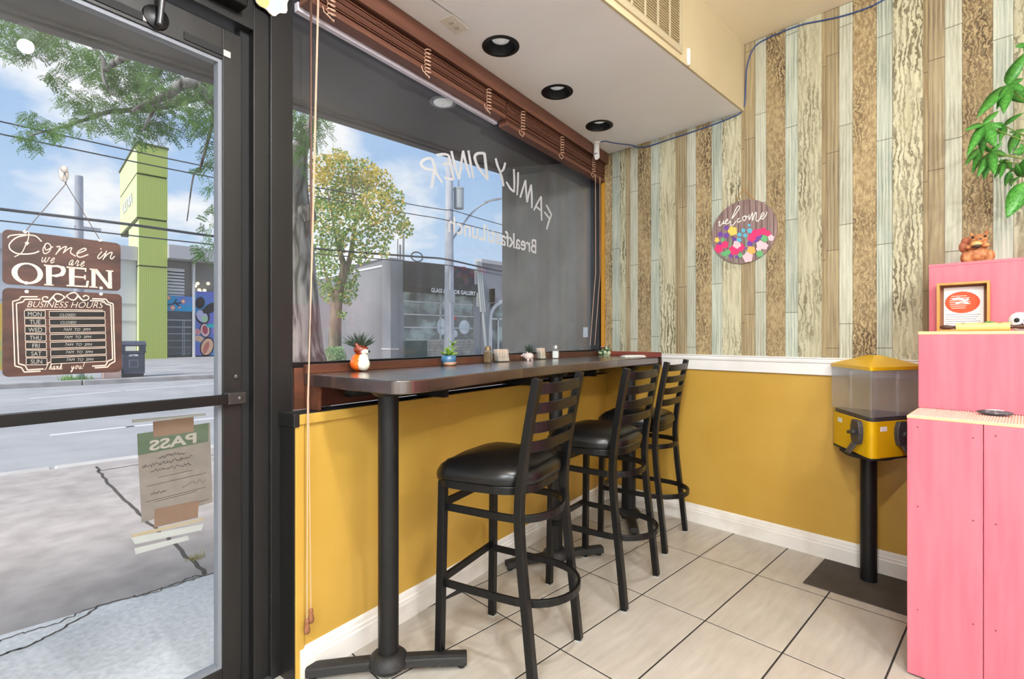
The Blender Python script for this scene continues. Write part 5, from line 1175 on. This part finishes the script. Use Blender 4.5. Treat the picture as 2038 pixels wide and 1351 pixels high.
for py in (636.6, 650.5, 664, 677.7, 691, 703.7): P2(334, 384, py - .6, py + .6, -.4, -.37, 'door_bar', mat('pale_bar', rgb(166, 172, 178), .5))
for px in (366.2, 369.4): P2(px - .6, px + .6, 637, 708, -.4, -.36, 'door_bar', MATS['pale_bar'])
def mdisc(px, py, rx, ry, rot, c, lv, par=lb2):
    m_ = mat('mural_%d_%d_%d' % c, rgb(*c), .7); n = 22; o = []
    for k in range(n):
        a = 2 * math.pi * k / n; x, y = rx * math.cos(a), ry * math.sin(a); o.append(T(px + x * math.cos(rot) - y * math.sin(rot), py + x * math.sin(rot) + y * math.cos(rot)))
    b = MB(); b.prism([(p.y, p.z) for p in o], XT - .351, XT - .345 + lv * .004, 'x'); b.build('mural_shape', m_, par)
for (px, py, rx, ry, rot, c) in ((401, 602, 9.5, 12, .2, (40, 34, 44)), (424, 612, 20, 9, -.45, (36, 30, 40)), (425, 612, 17, 7, -.45, (226, 92, 124)), (432, 601, 6, 3, -.8, (236, 208, 176)), (406, 630, 14, 15.5, -.6, (40, 34, 44)), (405, 629, 10, 14, -.7, (198, 196, 226)), (410, 634, 6, 7, -.6, (176, 214, 170)),
                             (411, 657, 11, 15, -.15, (36, 28, 34)), (411, 657, 9, 13, -.15, (236, 196, 198)), (411, 656, 5.5, 9, -.15, (186, 70, 84)), (395, 660, 8, 6, .3, (226, 150, 156)), (399, 674, 10, 6, .3, (232, 190, 160)), (415, 690, 14, 20, .3, (52, 36, 40)), (415, 690, 11.5, 17, .3, (240, 188, 158)), (413, 692, 5, 13, .35, (206, 120, 100)), (432, 655, 8, 12, .1, (150, 130, 206)), (428, 648, 16, 4, 0, (40, 190, 196))):
    mdisc(px, py, rx, ry, rot, c, 1 + .2 * len(lb2.children) % 3)
for (px, py, r) in ((338, 592, 4), (367, 599, 4.5), (346, 612, 5), (360, 611, 2.5)): mdisc(px, py, r, r, 0, (236, 150, 128), 1); mdisc(px, py, r * .45, r * .45, 0, (250, 230, 200), 3)
b = MB(); 
for a, c in (((334, 607), (348, 604)), ((348, 604), (354, 595)), ((350, 603), (364, 602)), ((352, 603), (360, 609))): p, q = T(*a), T(*c); b.bar(Vector((XT - .34, p.y, p.z)), Vector((XT - .34, q.y, q.z)), .03, .06)
b.build('mural_branch', mat('mural_ink', rgb(40, 34, 44), .7), lb2)
for px, py in ((392, 568), (397, 563), (400, 576), (404, 581), (411, 577), (418, 563)):
    p = T(px, py); MB().ell((XT - .45, p.y, p.z), .10, 8, 6).build('pendant_bulb', mat('warm_bulb', rgb(255, 240, 190), .3, emit=1.2), lb2)
p0, p1 = T(-14, 735), T(9, 604)
hp_ = tag(MB().box(XT + 8, XT + 8.2, onx(-60, 700, XT + 8).y, onx(9, 700, XT + 8).y, 0, onx(5, 604, XT + 8).z).build('painted_hoarding', mat('hoarding_paint', rgb(232, 190, 90), .7, c2=rgb(96, 190, 150), scale=(.8, .8, .8), detail=3, lo=.45, hi=.55)), 'colourful painted hoarding at the left edge across the street', 'hoarding')

# ---------------------------------------------------------------- litter bin
c = onx(263, 750, -17.35); c.z = 0
t = thing('litter_bin', 'dark blue-grey street litter bin across the road', 'bin', c)
f = FT(c); M_bin = mat('bin_slate', rgb(70, 76, 92), .5); M_bin2 = mat('bin_trim', rgb(110, 116, 130), .4)
MB(f).prism([(-.29, -.29), (.29, -.29), (.29, .29), (-.29, .29)], .1, .74).build('body', M_bin, t, bevel=.03)
MB(f).box(-.26, .26, -.26, .26, 0, .1).build('base', mat('bin_base', rgb(46, 50, 60), .6), t)
for y0, y1 in ((-.31, -.2), (.2, .31)): MB(f).box(-.31, .31, y0, y1, .74, .98).build('hood_side', M_bin, t, bevel=.03)
for x0 in (-.31, .27): MB(f).box(x0, x0 + .04, -.31, .31, .74, .80).build('hood_sill', M_bin, t)
b = MB(f); b.sweep([(-.32, 0, .98), (-.2, 0, 1.06), (0, 0, 1.09), (.2, 0, 1.06), (.32, 0, .98)], [(-.32, -.03), (.32, -.03), (.32, .03), (-.32, .03)]); b.build('hood_top', M_bin, t)
for z in (.735, .12): MB(f).box(-.30, .30, -.30, .30, z, z + .015).build('band', M_bin2, t)
MB(f).box(.29, .305, -.2, .2, .64, .70).build('label_plate', M_bin, t)
b = MB(f); mtext(b, 'LITTER', .075, lambda x, y: Vector((.308, x, .65 + y)), 0, .004); b.build('lettering', mat('bin_white', rgb(230, 230, 236), .6), t)
MB(f).box(.29, .30, -.12, .12, .3, .54).build('panel_relief', M_bin2, t); MB(f).box(.30, .305, -.09, .09, .33, .51).build('panel_relief', M_bin, t)
c = onx(222, 752, -17.1); c.z = 0
tag(MB(FT(c)).box(-.2, .2, -.22, .22, 0, .32).build('concrete_block', mat('pink_concrete', rgb(206, 176, 164), .9, c2=rgb(190, 160, 150), scale=(6, 6, 6)), bevel=.02), 'pinkish concrete block beside the street litter bin', 'block')

# ---------------------------------------------------------------- gallery building
XG = -20.0
def G(px, py): return onx(px, py, XG)
gb = thing('gallery_building', 'grey single-storey gallery shop building across the street', 'building', (XG, G(900, 600).y, 0))
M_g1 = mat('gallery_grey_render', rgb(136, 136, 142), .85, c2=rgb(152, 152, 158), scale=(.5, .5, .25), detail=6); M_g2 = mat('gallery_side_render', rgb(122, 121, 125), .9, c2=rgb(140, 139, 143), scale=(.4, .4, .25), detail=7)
gy = G(779, 600).y; gz = G(791, 515).z
w0, w1_, wz0, wz1 = G(804, 600).y, G(944, 600).y, G(860, 677).z, G(860, 577).z
MB().box(XG - .35, XG, gy, w0, 0, gz).build('front_pier', M_g1, gb)
MB().box(XG - .35, XG, w1_, G(957, 600).y, 0, gz - .25).build('front_pier', M_g1, gb)
MB().box(XG - .35, XG - .02, w0, w1_, wz1, gz - .25).build('front_wall', M_g1, gb)
st_ = MB().box(XG - .35, XG + .02, w0, w1_, 0, wz0).build('stone_base', mat('base_mortar', rgb(128, 124, 120), .9), gb)
M_stn = mat('pale_stone', rgb(186, 180, 172), .9, c2=rgb(160, 154, 148), scale=(2, 2, 2)); rs = random.Random(4)
z = .02
while z < wz0 - .05:
    y = w0; h = min(.16, wz0 - z)
    while y < w1_ - .02:
        w = rs.uniform(.35, .8); e_ = min(y + w, w1_); MB().box(XG + .02, XG + .05 + rs.uniform(0, .02), y + .012, e_ - .012, z + .01, z + h - .01).build('stone', M_stn, st_); y = e_
    z += h
MB().box(XG - .02, XG + .16, w0 + (w1_ - w0) * .0, w0 + (w1_ - w0) * .28, 0, wz0 - .02).build('green_hatch', mat('dark_teal', rgb(58, 82, 80), .6), gb)
# side wall and roof line
sx0 = ony(625, 600, gy).x
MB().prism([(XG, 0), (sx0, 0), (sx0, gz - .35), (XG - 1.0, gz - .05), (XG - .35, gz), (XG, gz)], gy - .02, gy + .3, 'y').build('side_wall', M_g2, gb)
MB().box(XG - .8, XG + .03, gy - .06, gy + .35, 0, gz + .02).build('corner_pilaster', M_g1, gb)
MB().box(XG - .85, XG + .05, gy - .09, gy + .4, .62, .68).build('pilaster_band', M_lw, gb)
MB().box(sx0, XG - .8, gy - .05, gy + .35, gz - .36, gz - .26).build('coping', M_lw, gb)
MB().box(sx0, XG - .3, gy + .3, w1_ + 9, gz - .6, gz - .5).build('roof', mat('roof_grey', rgb(120, 118, 118), .9), gb)
# awning
aw = MB().prism([(XG, G(803, 514).z - .1), (XG + .1, G(803, 516).z - .1), (XG + .55, G(803, 572).z), (XG + .55, G(803, 575).z - .1), (XG, G(803, 575).z - .1)], w0 - .05, w1_ + .2, 'y')
aw.v = [Vector((p.x, p.z, p.y)) if False else p for p in aw.v]
aw = MB(); pr = [(XG, G(803, 514).z - .1), (XG + .1, G(803, 514).z - .12), (XG + .55, G(803, 572).z), (XG + .55, G(803, 577).z - .08), (XG, G(803, 577).z - .08)]
n = len(pr); aw.v = [Vector((x, w0 - .05, z)) for x, z in pr] + [Vector((x, w1_ + .2, z)) for x, z in pr]
aw.f = [list(range(n))[::-1], [n + i for i in range(n)]] + [[i, (i + 1) % n, n + (i + 1) % n, n + i] for i in range(n)]
aw = aw.build('awning', mat('awning_charcoal', rgb(34, 34, 38), .5), gb)
b = MB(); vs, fs = txt('GLASS & DECOR GALLERY', 1.0, 0, .02); wx = max(v.x for v in vs) - min(v.x for v in vs)
ya, yb_ = onx(858, 580, XG + .56).y, onx(946, 583, XG + .56).y; zt_ = onx(858, 581, XG + .56).z
b.add([Vector((XG + .565, ya + (v.x / wx + .5) * (yb_ - ya), zt_ + .0 + v.y * .30)) for v in vs], fs); b.build('lettering', mat('awning_white', rgb(240, 240, 244), .6), aw)
# shop window
M_gw = mat('gallery_glass', rgb(96, 100, 98), .12, c2=rgb(176, 190, 182), scale=(.6, .6, .8), nscale=1.4, detail=6, lo=.45, hi=.62, spec=.8)
for k in range(2):
    a, c_ = w0 + (w1_ - w0) * k / 2, w0 + (w1_ - w0) * (k + 1) / 2
    for i in range(4): MB().box(XG - .12, XG - .10, a + .05, c_ - .05, wz0 + (wz1 - wz0) * i / 4 + .03, wz0 + (wz1 - wz0) * (i + 1) / 4 - .03).build('pane', M_gw, gb)
for i in range(5): zz = wz0 + (wz1 - wz0) * i / 4; MB().box(XG - .12, XG - .04, w0, w1_, zz - .03, zz + .03).build('window_bar', M_lw, gb)
for k in range(3): a = w0 + (w1_ - w0) * k / 2; MB().box(XG - .12, XG - .04, a - .03, a + .03, wz0, wz1).build('window_bar', M_lw, gb)
for px, py, rx, ry in ((879, 650, 11, 17), (924, 651, 13.5, 14), (905, 664, 7, 8)):
    c = onx(px, py, XG - .09); d_ = (c - CAM).length
    MB().ell((XG - .09, c.y, c.z), (.02, rx * d_ / F, ry * d_ / F), 22, 12).build('round_mirror', mat('mirror_pale', rgb(206, 214, 216), .15, c2=rgb(236, 238, 240), scale=(2, 2, 2)), gb, smooth=70)
c = onx(905, 632, XG - .09); MB().ell((XG - .09, c.y, c.z), (.02, .12, .12)).build('red_lamp', mat('shop_red', rgb(222, 74, 66), .5), gb)
# taller part at the right with arched door
ry0 = G(957, 600).y; rz1 = G(960, 520).z
MB().box(XG - .3, XG + .05, ry0, ry0 + 12, G(980, 603).z, rz1).build('front_wall', M_g1, gb); MB().box(XG - .3, XG + .05, ry0, G(974, 650).y, 0, G(980, 603).z).build('front_pier', M_g1, gb)
MB().box(XG - .35, XG + .2, ry0 - .1, ry0 + 12, rz1 - .12, rz1 + .1).build('cornice', M_lg, gb)
da, dz = G(974, 650).y, G(975, 633).z
pts = []
for k in range(13): a = math.pi * (1 - k / 12); pts.append(Vector((XG + .07, da + 1.5 + 1.5 * math.cos(a), dz + 1.1 * math.sin(a))))
MB().sweep([Vector((XG + .07, da, 0))] + pts + [Vector((XG + .07, da + 3, 0))], [(-.1, -.06), (.1, -.06), (.1, .06), (-.1, .06)], up=(1, 0, 0)).build('arch_trim', M_lw, gb)
MB().box(XG - .2, XG - .1, da, da + 3, 0, dz + 1.1).build('door_glass', M_gw, gb)
for y in (da + .1, da + .75, da + 1.4, da + 2.2): MB().box(XG - .1, XG - .02, y - .05, y + .05, 0, dz).build('door_bar', M_lw, gb)
MB().box(XG - .1, XG - .02, da, da + 3, dz - .08, dz + .02).build('door_bar', M_lw, gb)
p = G(973, 592); MB().box(XG + .05, XG + .5, p.y, p.y + .04, p.z - .3, p.z + .5).build('wall_bracket', M_blkm, gb)
# roof pipes
for px, y0, y1, r in ((804, 512, 472, .03), (809, 512, 484, .05), (815.5, 512, 463, .05)):
    a, c_ = G(px, y0), G(px, y1); MB().tube([Vector((XG - .6, a.y, a.z - .3)), Vector((XG - .6, a.y, c_.z))], r, 8).build('vent_pipe', mat('pipe_grey', rgb(126, 122, 124), .6), gb)
a = onx(735, 525, XG - 4); MB().box(XG - 6.5, XG - 3, gy + 1.2, gy + 4, gz - .5, gz + .22).build('rooftop_unit', mat('red_white_unit', rgb(206, 150, 146), .8, c2=rgb(230, 224, 222), scale=(1, 1, 3)), gb)
MB().box(XG - 6.6, XG - 2.9, gy + 1.1, gy + 4.1, gz + .22, gz + .42).build('unit_cap', mat('unit_dark', rgb(92, 92, 98), .8), gb)
MB().prism([(ry0 - 4.5, gz - .3), (ry0, gz - .3), (ry0, gz + .3)], XG - 1.6, XG - 1.4, 'x').build('red_roof_slope', mat('roof_red', rgb(190, 96, 84), .8), gb)
# brick building behind
XB = -38.0
bb_ = thing('brick_building', 'red brick building behind the street trees', 'building', (XB, onx(640, 600, XB).y, 0))
M_brk = mat('brick_red', rgb(128, 92, 92), .9); ntb = M_brk.node_tree; br = ntb.nodes.new('ShaderNodeTexBrick'); tcb = ntb.nodes.new('ShaderNodeTexCoord'); mpb = ntb.nodes.new('ShaderNodeMapping')
mpb.inputs['Rotation'].default_value = (R(90), 0, R(90)); ntb.links.new(tcb.outputs['Object'], mpb.inputs[0]); ntb.links.new(mpb.outputs[0], br.inputs['Vector'])
br.inputs['Color1'].default_value = rgb(138, 96, 98); br.inputs['Color2'].default_value = rgb(116, 78, 82); br.inputs['Mortar'].default_value = rgb(170, 150, 150); br.inputs['Scale'].default_value = 1.6; br.inputs['Mortar Size'].default_value = .03
ntb.links.new(br.outputs['Color'], ntb.nodes['Principled BSDF'].inputs['Base Color'])
MB().box(XB - 4, XB, onx(560, 600, XB).y, onx(662, 600, XB).y, 0, onx(640, 560, XB).z).build('brick_wall', M_brk, bb_)
MB().box(XB - 4.2, XB + .2, onx(560, 600, XB).y, onx(662, 600, XB).y, onx(640, 560, XB).z, onx(640, 556, XB).z).build('coping', M_lw, bb_)

# ---------------------------------------------------------------- poles and wires
XP = -17.15
c = onx(894, 672, XP); c.z = 0
up_ = thing('utility_pole', 'concrete utility pole with a transformer in front of the gallery', 'utility pole', c)
M_con = mat('pole_concrete', rgb(166, 168, 178), .85, c2=rgb(186, 188, 196), scale=(4, 4, 2)); f = FT(c)
MB(f).tube([(0, 0, 0), (0, 0, 5.5), (0, 0, 11.2)], [.25, .21, .16], 14).build('pole', M_con, up_, smooth=50)
MB(f).tube([(.22, -.1, 0), (.2, -.1, 4.6)], .03, 6).build('conduit', M_lw, up_)
tz = onx(913, 395, XP).z; ty = onx(913, 395, XP).y - c.y; M_tr = mat('transformer_grey', rgb(168, 172, 176), .6)
tr = MB(f).lathe([(.0, tz - .5), (.24, tz - .5), (.25, tz - .45), (.25, tz + .42), (.27, tz + .43), (.27, tz + .50), (.1, tz + .56), (.0, tz + .57)], 20, (0, ty, 0)).build('transformer', M_tr, up_, smooth=40)
MB(f).tube([(0, ty, tz + .55), (0, ty, tz + .9)], [.05, .025], 8).build('bushing', M_con, tr)
MB(f).tube([(0, .1, tz + .35), (0, ty, tz + .35)], .04, 6).build('hanger', M_tr, tr)
def U(px, py): p = onx(px, py, XP); return p - c
arm = [U(899, 478), U(912, 460), U(932, 432), U(952, 412), U(972, 401)]
MB(f).tube(catmull(arm, 5), .05, 8).build('lamp_arm', M_tr, up_, smooth=60)
a, e_ = U(966, 403), U(996, 396); MB(f).sweep([a, (a + e_) / 2 + Vector((0, 0, .04)), e_], [(-.14, -.04), (.14, -.04), (.10, .07), (-.10, .07)]).build('lamp_head', mat('lamp_head_grey', rgb(150, 150, 152), .5), up_, bevel=.02)
MB(f).box(.16, .30, -.15, .12, 2.9, 3.5).build('meter_box', M_tr, up_)
c2_ = onx(157, 672, XP); c2_.z = 0; f2 = FT(c2_)
p2 = thing('utility_pole', 'grey utility pole rising behind the hanging open sign', 'utility pole', c2_)
MB(f2).tube([(0, 0, 0), (0, 0, onx(155, 350, XP).z)], [.13, .10], 12).build('pole', M_con, p2, smooth=50)
MB(f2).box(-.08, .08, -.1, .5, onx(155, 457, XP).z, onx(155, 450, XP).z).build('bracket', M_con, p2)
c3_ = onx(969, 690, -17.0); c3_.z = 0
p3 = thing('sign_post', 'leaning metal post with sign plates seen edge-on beside the gallery door', 'sign post', c3_)
tp_ = onx(952, 520, -17.0) - c3_; f3 = FT(c3_); M_gal = mat('galvanised', rgb(186, 186, 184), .45, .3)
MB(f3).tube([(0, 0, 0), (0, tp_.y * .35, tp_.z * .35), (0, tp_.y, tp_.z)], .075, 10).build('post', M_gal, p3, smooth=50)
for dy in (-.12, .12): MB(f3).tube([(.02, tp_.y * .5 + dy, tp_.z * .5), (.02, tp_.y + dy, tp_.z * 1.0)], .06, 8).build('sign_rail', M_gal, p3, smooth=50)
for k, z in enumerate((.62, .84)): MB(f3).box(-.05, -.03, tp_.y * z - .30, tp_.y * z + .12, tp_.z * z - .35, tp_.z * z + .35).build('sign_plate', M_gal, p3)
M_wire = mat('wire_dark', rgb(70, 68, 72), .7)
for nm, pts, r, lbl in ((0, ((-200, 198), (0, 241.5), (433, 336), (800, 403.5), (882, 417), (906, 420), (998, 447), (1200, 500)), .022, 'upper overhead wire crossing the sky'), (1, ((-200, 226), (0, 266.5), (433, 355), (800, 422.5), (884, 437), (990, 462.5), (1200, 515)), .022, 'second overhead wire just under the upper one'),
                        (2, ((-200, 391), (0, 416), (253, 446), (433, 471), (663, 498), (840, 511.5), (893, 517), (1000, 540), (1200, 575)), .045, 'thick black overhead cable bundle along the street'), (3, ((-200, 416), (0, 439), (433, 487.5), (663, 508), (893, 528), (1000, 548), (1200, 585)), .022, 'lowest thin overhead wire along the street')):
    tag(MB().tube(catmull([onx(px, py, XP + .28) for px, py in pts], 4), r, 6).build('overhead_wire', M_wire, smooth=60), lbl, 'wire')
c = onx(830, 511, XP + .3); d_ = (c - CAM).length; pts = [Vector((c.x, c.y + 13 * d_ / F * math.cos(2 * math.pi * k / 20), c.z + 9 * d_ / F * math.sin(2 * math.pi * k / 20))) for k in range(20)]
tag(MB().tube(pts, .03, 6, True).build('cable_coil', M_wire, smooth=60), 'coil of spare cable hanging on the cable bundle', 'cable coil')

# ---------------------------------------------------------------- trees
M_bk1 = mat('grey_bark', rgb(58, 53, 50), .95, c2=rgb(150, 144, 138), scale=(9, 9, 1.6), detail=8, dist=1.2, lo=.38, hi=.6, bump=.8); M_bk2 = mat('tan_bark', rgb(112, 98, 82), .95, c2=rgb(150, 134, 114), scale=(5, 5, 1), detail=8, bump=.6)
def leafmat(name, c, c2, tr=.4):
    m = mat(name, c, .6, c2=c2, scale=(1.2, 1.2, 1.2), detail=3); nt = m.node_tree; b = nt.nodes['Principled BSDF']
    tl = nt.nodes.new('ShaderNodeBsdfTranslucent'); mxs = nt.nodes.new('ShaderNodeMixShader'); mxs.inputs[0].default_value = tr
    src = b.inputs['Base Color'].links[0].from_socket; nt.links.new(src, tl.inputs[0])
    nt.links.new(b.outputs[0], mxs.inputs[1]); nt.links.new(tl.outputs[0], mxs.inputs[2]); nt.links.new(mxs.outputs[0], nt.nodes['Material Output'].inputs[0]); return m
M_l1 = leafmat('locust_green', rgb(62, 104, 40), rgb(104, 148, 60)); M_l2 = leafmat('tree_green', rgb(104, 140, 64), rgb(146, 172, 90)); M_l3 = leafmat('tree_yellow', rgb(200, 172, 70), rgb(226, 200, 104))
b0 = at(603, 672, 6.1); b0.z = ZG
t1 = thing('street_tree', 'large grey-barked street tree close outside the window', 'tree', b0)
def tp(px, py, d=6.1): return at(px, py, d)
MB().tube(catmull([b0 + Vector((0, 0, -.1)), tp(603, 740), tp(600, 690), tp(594, 600), tp(590, 520), tp(586, 440), tp(582, 370), tp(584, 310)], 4), [max(.14, .34 - .012 * i) if i < 8 else .25 - .0045 * (i - 8) for i in range(29)], 18).build('trunk', M_bk1, t1, smooth=70)
def limb(pts, r0, r1, nm='branch', par=None, m_=None):
    P = catmull(pts, 5); n = len(P); return MB().tube(P, [r0 + (r1 - r0) * i / (n - 1) for i in range(n)], 9).build(nm, m_ or M_bk1, par or t1, smooth=70)
limb([tp(584, 330), tp(530, 262, 6.0), tp(470, 215, 5.9), tp(433, 190, 5.8), tp(390, 150, 5.7), tp(340, 118, 5.6), tp(290, 104, 5.5), tp(240, 118, 5.4), tp(210, 140, 5.4)], .15, .02)
limb([tp(586, 330), tp(600, 290), tp(618, 250, 6.0), tp(655, 195, 6.0)], .13, .02)
limb([tp(470, 215, 5.9), tp(430, 205, 5.7), tp(375, 165, 5.5), tp(330, 192, 5.4), tp(290, 206, 5.3), tp(262, 222, 5.3)], .08, .015)
limb([tp(530, 262, 6.0), tp(480, 225, 6.2), tp(420, 192, 6.3), tp(360, 202, 6.2), tp(300, 218, 6.1), tp(220, 222, 6.0), tp(150, 245, 5.9), tp(60, 270, 5.8)], .07, .008)
limb([tp(290, 104, 5.5), tp(250, 70, 5.5), tp(190, 80, 5.4), tp(120, 50, 5.4), tp(40, 40, 5.4)], .05, .01)
limb([tp(340, 118, 5.6), tp(320, 60, 5.6), tp(280, 20, 5.6)], .05, .02)
limb([tp(210, 140, 5.4), tp(200, 110, 5.4), tp(150, 60, 5.4)], .03, .01); limb([tp(205, 130, 5.4), tp(207, 160, 5.4), tp(225, 190, 5.4)], .02, .008)
limb([tp(433, 205, 5.8), tp(400, 330, 5.9), tp(385, 350, 5.8), tp(372, 440, 5.8)], .02, .005); limb([tp(310, 205, 5.4), tp(300, 230, 5.4), tp(285, 260, 5.4)], .03, .008)
limb([tp(584, 430), tp(612, 420, 6.0), tp(618, 440, 6.0)], .1, .07, 'stub')
rr = random.Random(21)
def sprig(b, p, L_, d, nl=8, lw=.013, ll=.034):
    d = d.normalized(); s = d.cross(Vector((rr.uniform(-1, 1), rr.uniform(-1, 1), rr.uniform(-1, 1)))).normalized(); u = s.cross(d)
    for i in range(nl):
        q = p + d * L_ * (i + .5) / nl + Vector((0, 0, -.25 * L_ * (i / nl) ** 2))
        for sg in (1, -1):
            a = (s * sg + d * .5 + u * rr.uniform(-.4, .4)).normalized(); w = d * lw * .5
            n0 = len(b.v); b.v += [q, q + a * ll * .5 + w, q + a * ll, q + a * ll * .5 - w]; b.f.append([n0, n0 + 1, n0 + 2, n0 + 3])
CL = [(30, 50, 52), (75, 55, 45), (110, 75, 40), (60, 95, 30), (20, 100, 22), (150, 115, 38), (185, 120, 35), (200, 165, 30), (240, 112, 38), (255, 150, 40), (290, 140, 38), (300, 180, 42), (350, 160, 38), (330, 130, 30), (270, 195, 36), (232, 165, 24), (105, 150, 17), (130, 195, 24), (165, 200, 25), (195, 212, 25), (60, 235, 17), (90, 250, 20), (120, 256, 20), (160, 245, 22), (190, 245, 18), (50, 275, 20), (75, 285, 16), (240, 238, 32), (270, 255, 32), (300, 246, 32), (330, 236, 32), (345, 265, 18), (370, 220, 32), (392, 250, 26), (410, 190, 28), (420, 235, 28), (425, 285, 22), (415, 322, 20), (400, 345, 9), (420, 372, 14), (425, 412, 10), (410, 450, 12), (395, 500, 12), (425, 480, 14), (360, 110, 22), (390, 170, 25), (420, 160, 16),
      (600, 225, 28), (612, 262, 28), (592, 292, 25), (632, 240, 20), (648, 262, 12), (604, 330, 18), (628, 280, 14), (600, 250, 20), (460, 230, 40), (500, 270, 40), (540, 250, 50)]
b = MB()
for (px, py, r) in CL:
    dd = rr.uniform(5.3, 6.2)
    for k in range(int(r * r / 20) + 4):
        a = rr.random() * 6.283; q = r * math.sqrt(rr.random()) * .95
        p = at(px + q * math.cos(a), py + q * math.sin(a), dd + rr.uniform(-.2, .2)); sprig(b, p, rr.uniform(.08, .16), Vector((rr.uniform(-1, 1), rr.uniform(-1, 1), rr.uniform(-1.1, .3))))
b.build('foliage', M_l1, t1, kind='stuff')
b0 = at(666, 672, 21.3); b0.z = 0
t2 = thing('street_tree', 'slender street tree with yellowing green crown across the road', 'tree', b0)
D2 = 21.3
limb([b0, tp(667, 690, D2), tp(668, 640, D2), tp(671, 605, D2), tp(676, 570, D2)], .30, .20, 'trunk', t2, M_bk2)
for pts, r0 in ((((676, 570), (684, 530), (676, 495), (690, 462), (712, 440), (730, 400)), .16), (((676, 575), (695, 520), (704, 470), (712, 420), (738, 360)), .15), (((670, 605), (655, 565), (644, 525), (640, 480)), .1), (((668, 610), (650, 600), (637, 588)), .07), (((684, 530), (668, 470), (660, 420), (650, 370)), .09), (((704, 470), (740, 450), (780, 430)), .06), (((712, 420), (700, 370), (690, 330)), .05)):
    limb([tp(a, c_, D2 + rr.uniform(-.4, .4) * (i > 0)) for i, (a, c_) in enumerate(pts)], r0, .02, 'branch', t2, M_bk2)
C2 = [(640, 330, 26, .6), (672, 315, 22, .5), (680, 340, 34, .3), (720, 345, 32, .4), (755, 365, 30, .5), (780, 400, 28, .35), (792, 440, 22, .2), (805, 455, 18, .1), (700, 390, 42, .2), (745, 410, 36, .45), (660, 385, 36, .15), (640, 430, 32, .1), (700, 440, 40, .1), (755, 465, 28, .15), (660, 480, 30, .05), (720, 500, 24, .2), (630, 490, 20, 0), (690, 545, 24, 0), (650, 525, 24, 0), (660, 575, 24, 0), (692, 590, 16, 0), (625, 555, 14, 0), (640, 350, 20, .7), (602, 372, 16, .8), (606, 430, 16, .4), (680, 625, 9, 0), (700, 570, 14, 0), (765, 500, 12, .3), (740, 345, 20, .7)]
bg_, by_ = MB(), MB()
for (px, py, r, yl_) in C2:
    dd = D2 + rr.uniform(-1.2, 1.2)
    for k in range(int(r * r / 2.3)):
        a = rr.random() * 6.283; q = r * math.sqrt(rr.random())
        p = at(px + q * math.cos(a), py + q * math.sin(a), dd + rr.uniform(-.9, .9)); s = rr.uniform(.07, .12)
        d = Vector((rr.uniform(-1, 1), rr.uniform(-1, 1), rr.uniform(-1, .4))).normalized(); u = d.orthogonal().normalized() * s * .5
        t_ = by_ if rr.random() < yl_ * 1.2 + .08 else bg_; n0 = len(t_.v); t_.v += [p, p + d * s * .6 + u, p + d * s * 1.3, p + d * s * .6 - u]; t_.f.append([n0, n0 + 1, n0 + 2, n0 + 3])
bg_.build('foliage', M_l2, t2, kind='stuff'); by_.build('yellow_foliage', M_l3, t2, kind='stuff')
# low shrub and weeds
c = onx(666, 706, -17.6); c.z = 0
t3 = thing('shrub', 'pale green rounded shrub at the foot of the far tree', 'shrub', c)
b = MB()
for k in range(1500):
    a = rr.random() * 6.283; q = rr.random() ** .5; z = rr.random() ** .8; p = c + Vector((.5 * q * math.sin(a), .55 * q * math.cos(a) * (1.1 - .6 * z), .1 + .72 * z)); d = Vector((rr.uniform(-1, 1), rr.uniform(-1, 1), rr.uniform(0, 1))).normalized(); u = d.orthogonal().normalized() * .018; n0 = len(b.v)
    b.v += [p, p + d * .05 + u, p + d * .10, p + d * .05 - u]; b.f.append([n0, n0 + 1, n0 + 2, n0 + 3])
b.build('foliage', leafmat('shrub_green', rgb(140, 170, 120), rgb(176, 200, 156)), t3, kind='stuff')
MB().tube([c, c + Vector((0, 0, .5))], [.03, .01], 6).build('stem', M_bk2, t3)
for (px, py, X, n_, h, lbl, m_) in ((140, 753, -17.0, 90, .22, 'tuft of weeds on the far curb below the hanging sign', 'weed_green'), (170, 754, -17.0, 70, .18, 'second tuft of weeds nearer the concrete block', 'weed_green'), (392, 1112, None, 60, .045, 'dry weed tuft growing in the near sidewalk crack', 'weed_dry')):
    c = onx(px, py, X) if X else onz(px, py, ZG); c.z = 0 if X else ZG; b = MB()
    for k in range(n_):
        a = rr.random() * 6.283; q = rr.random() * h * .9; p = c + Vector((q * math.cos(a), q * math.sin(a) * 1.3, 0)); d = Vector((rr.uniform(-.6, .6), rr.uniform(-.6, .6), 1)) * h * rr.uniform(.4, 1); u = Vector((-d.y, d.x, 0)).normalized() * h * .05; n0 = len(b.v)
        b.v += [p - u, p + u, p + d]; b.f.append([n0, n0 + 1, n0 + 2])
    tag(b.build('weed_tuft', mat(m_, rgb(126, 168, 92) if m_ == 'weed_green' else rgb(166, 156, 92), .8)), lbl, 'weeds', kind='stuff')
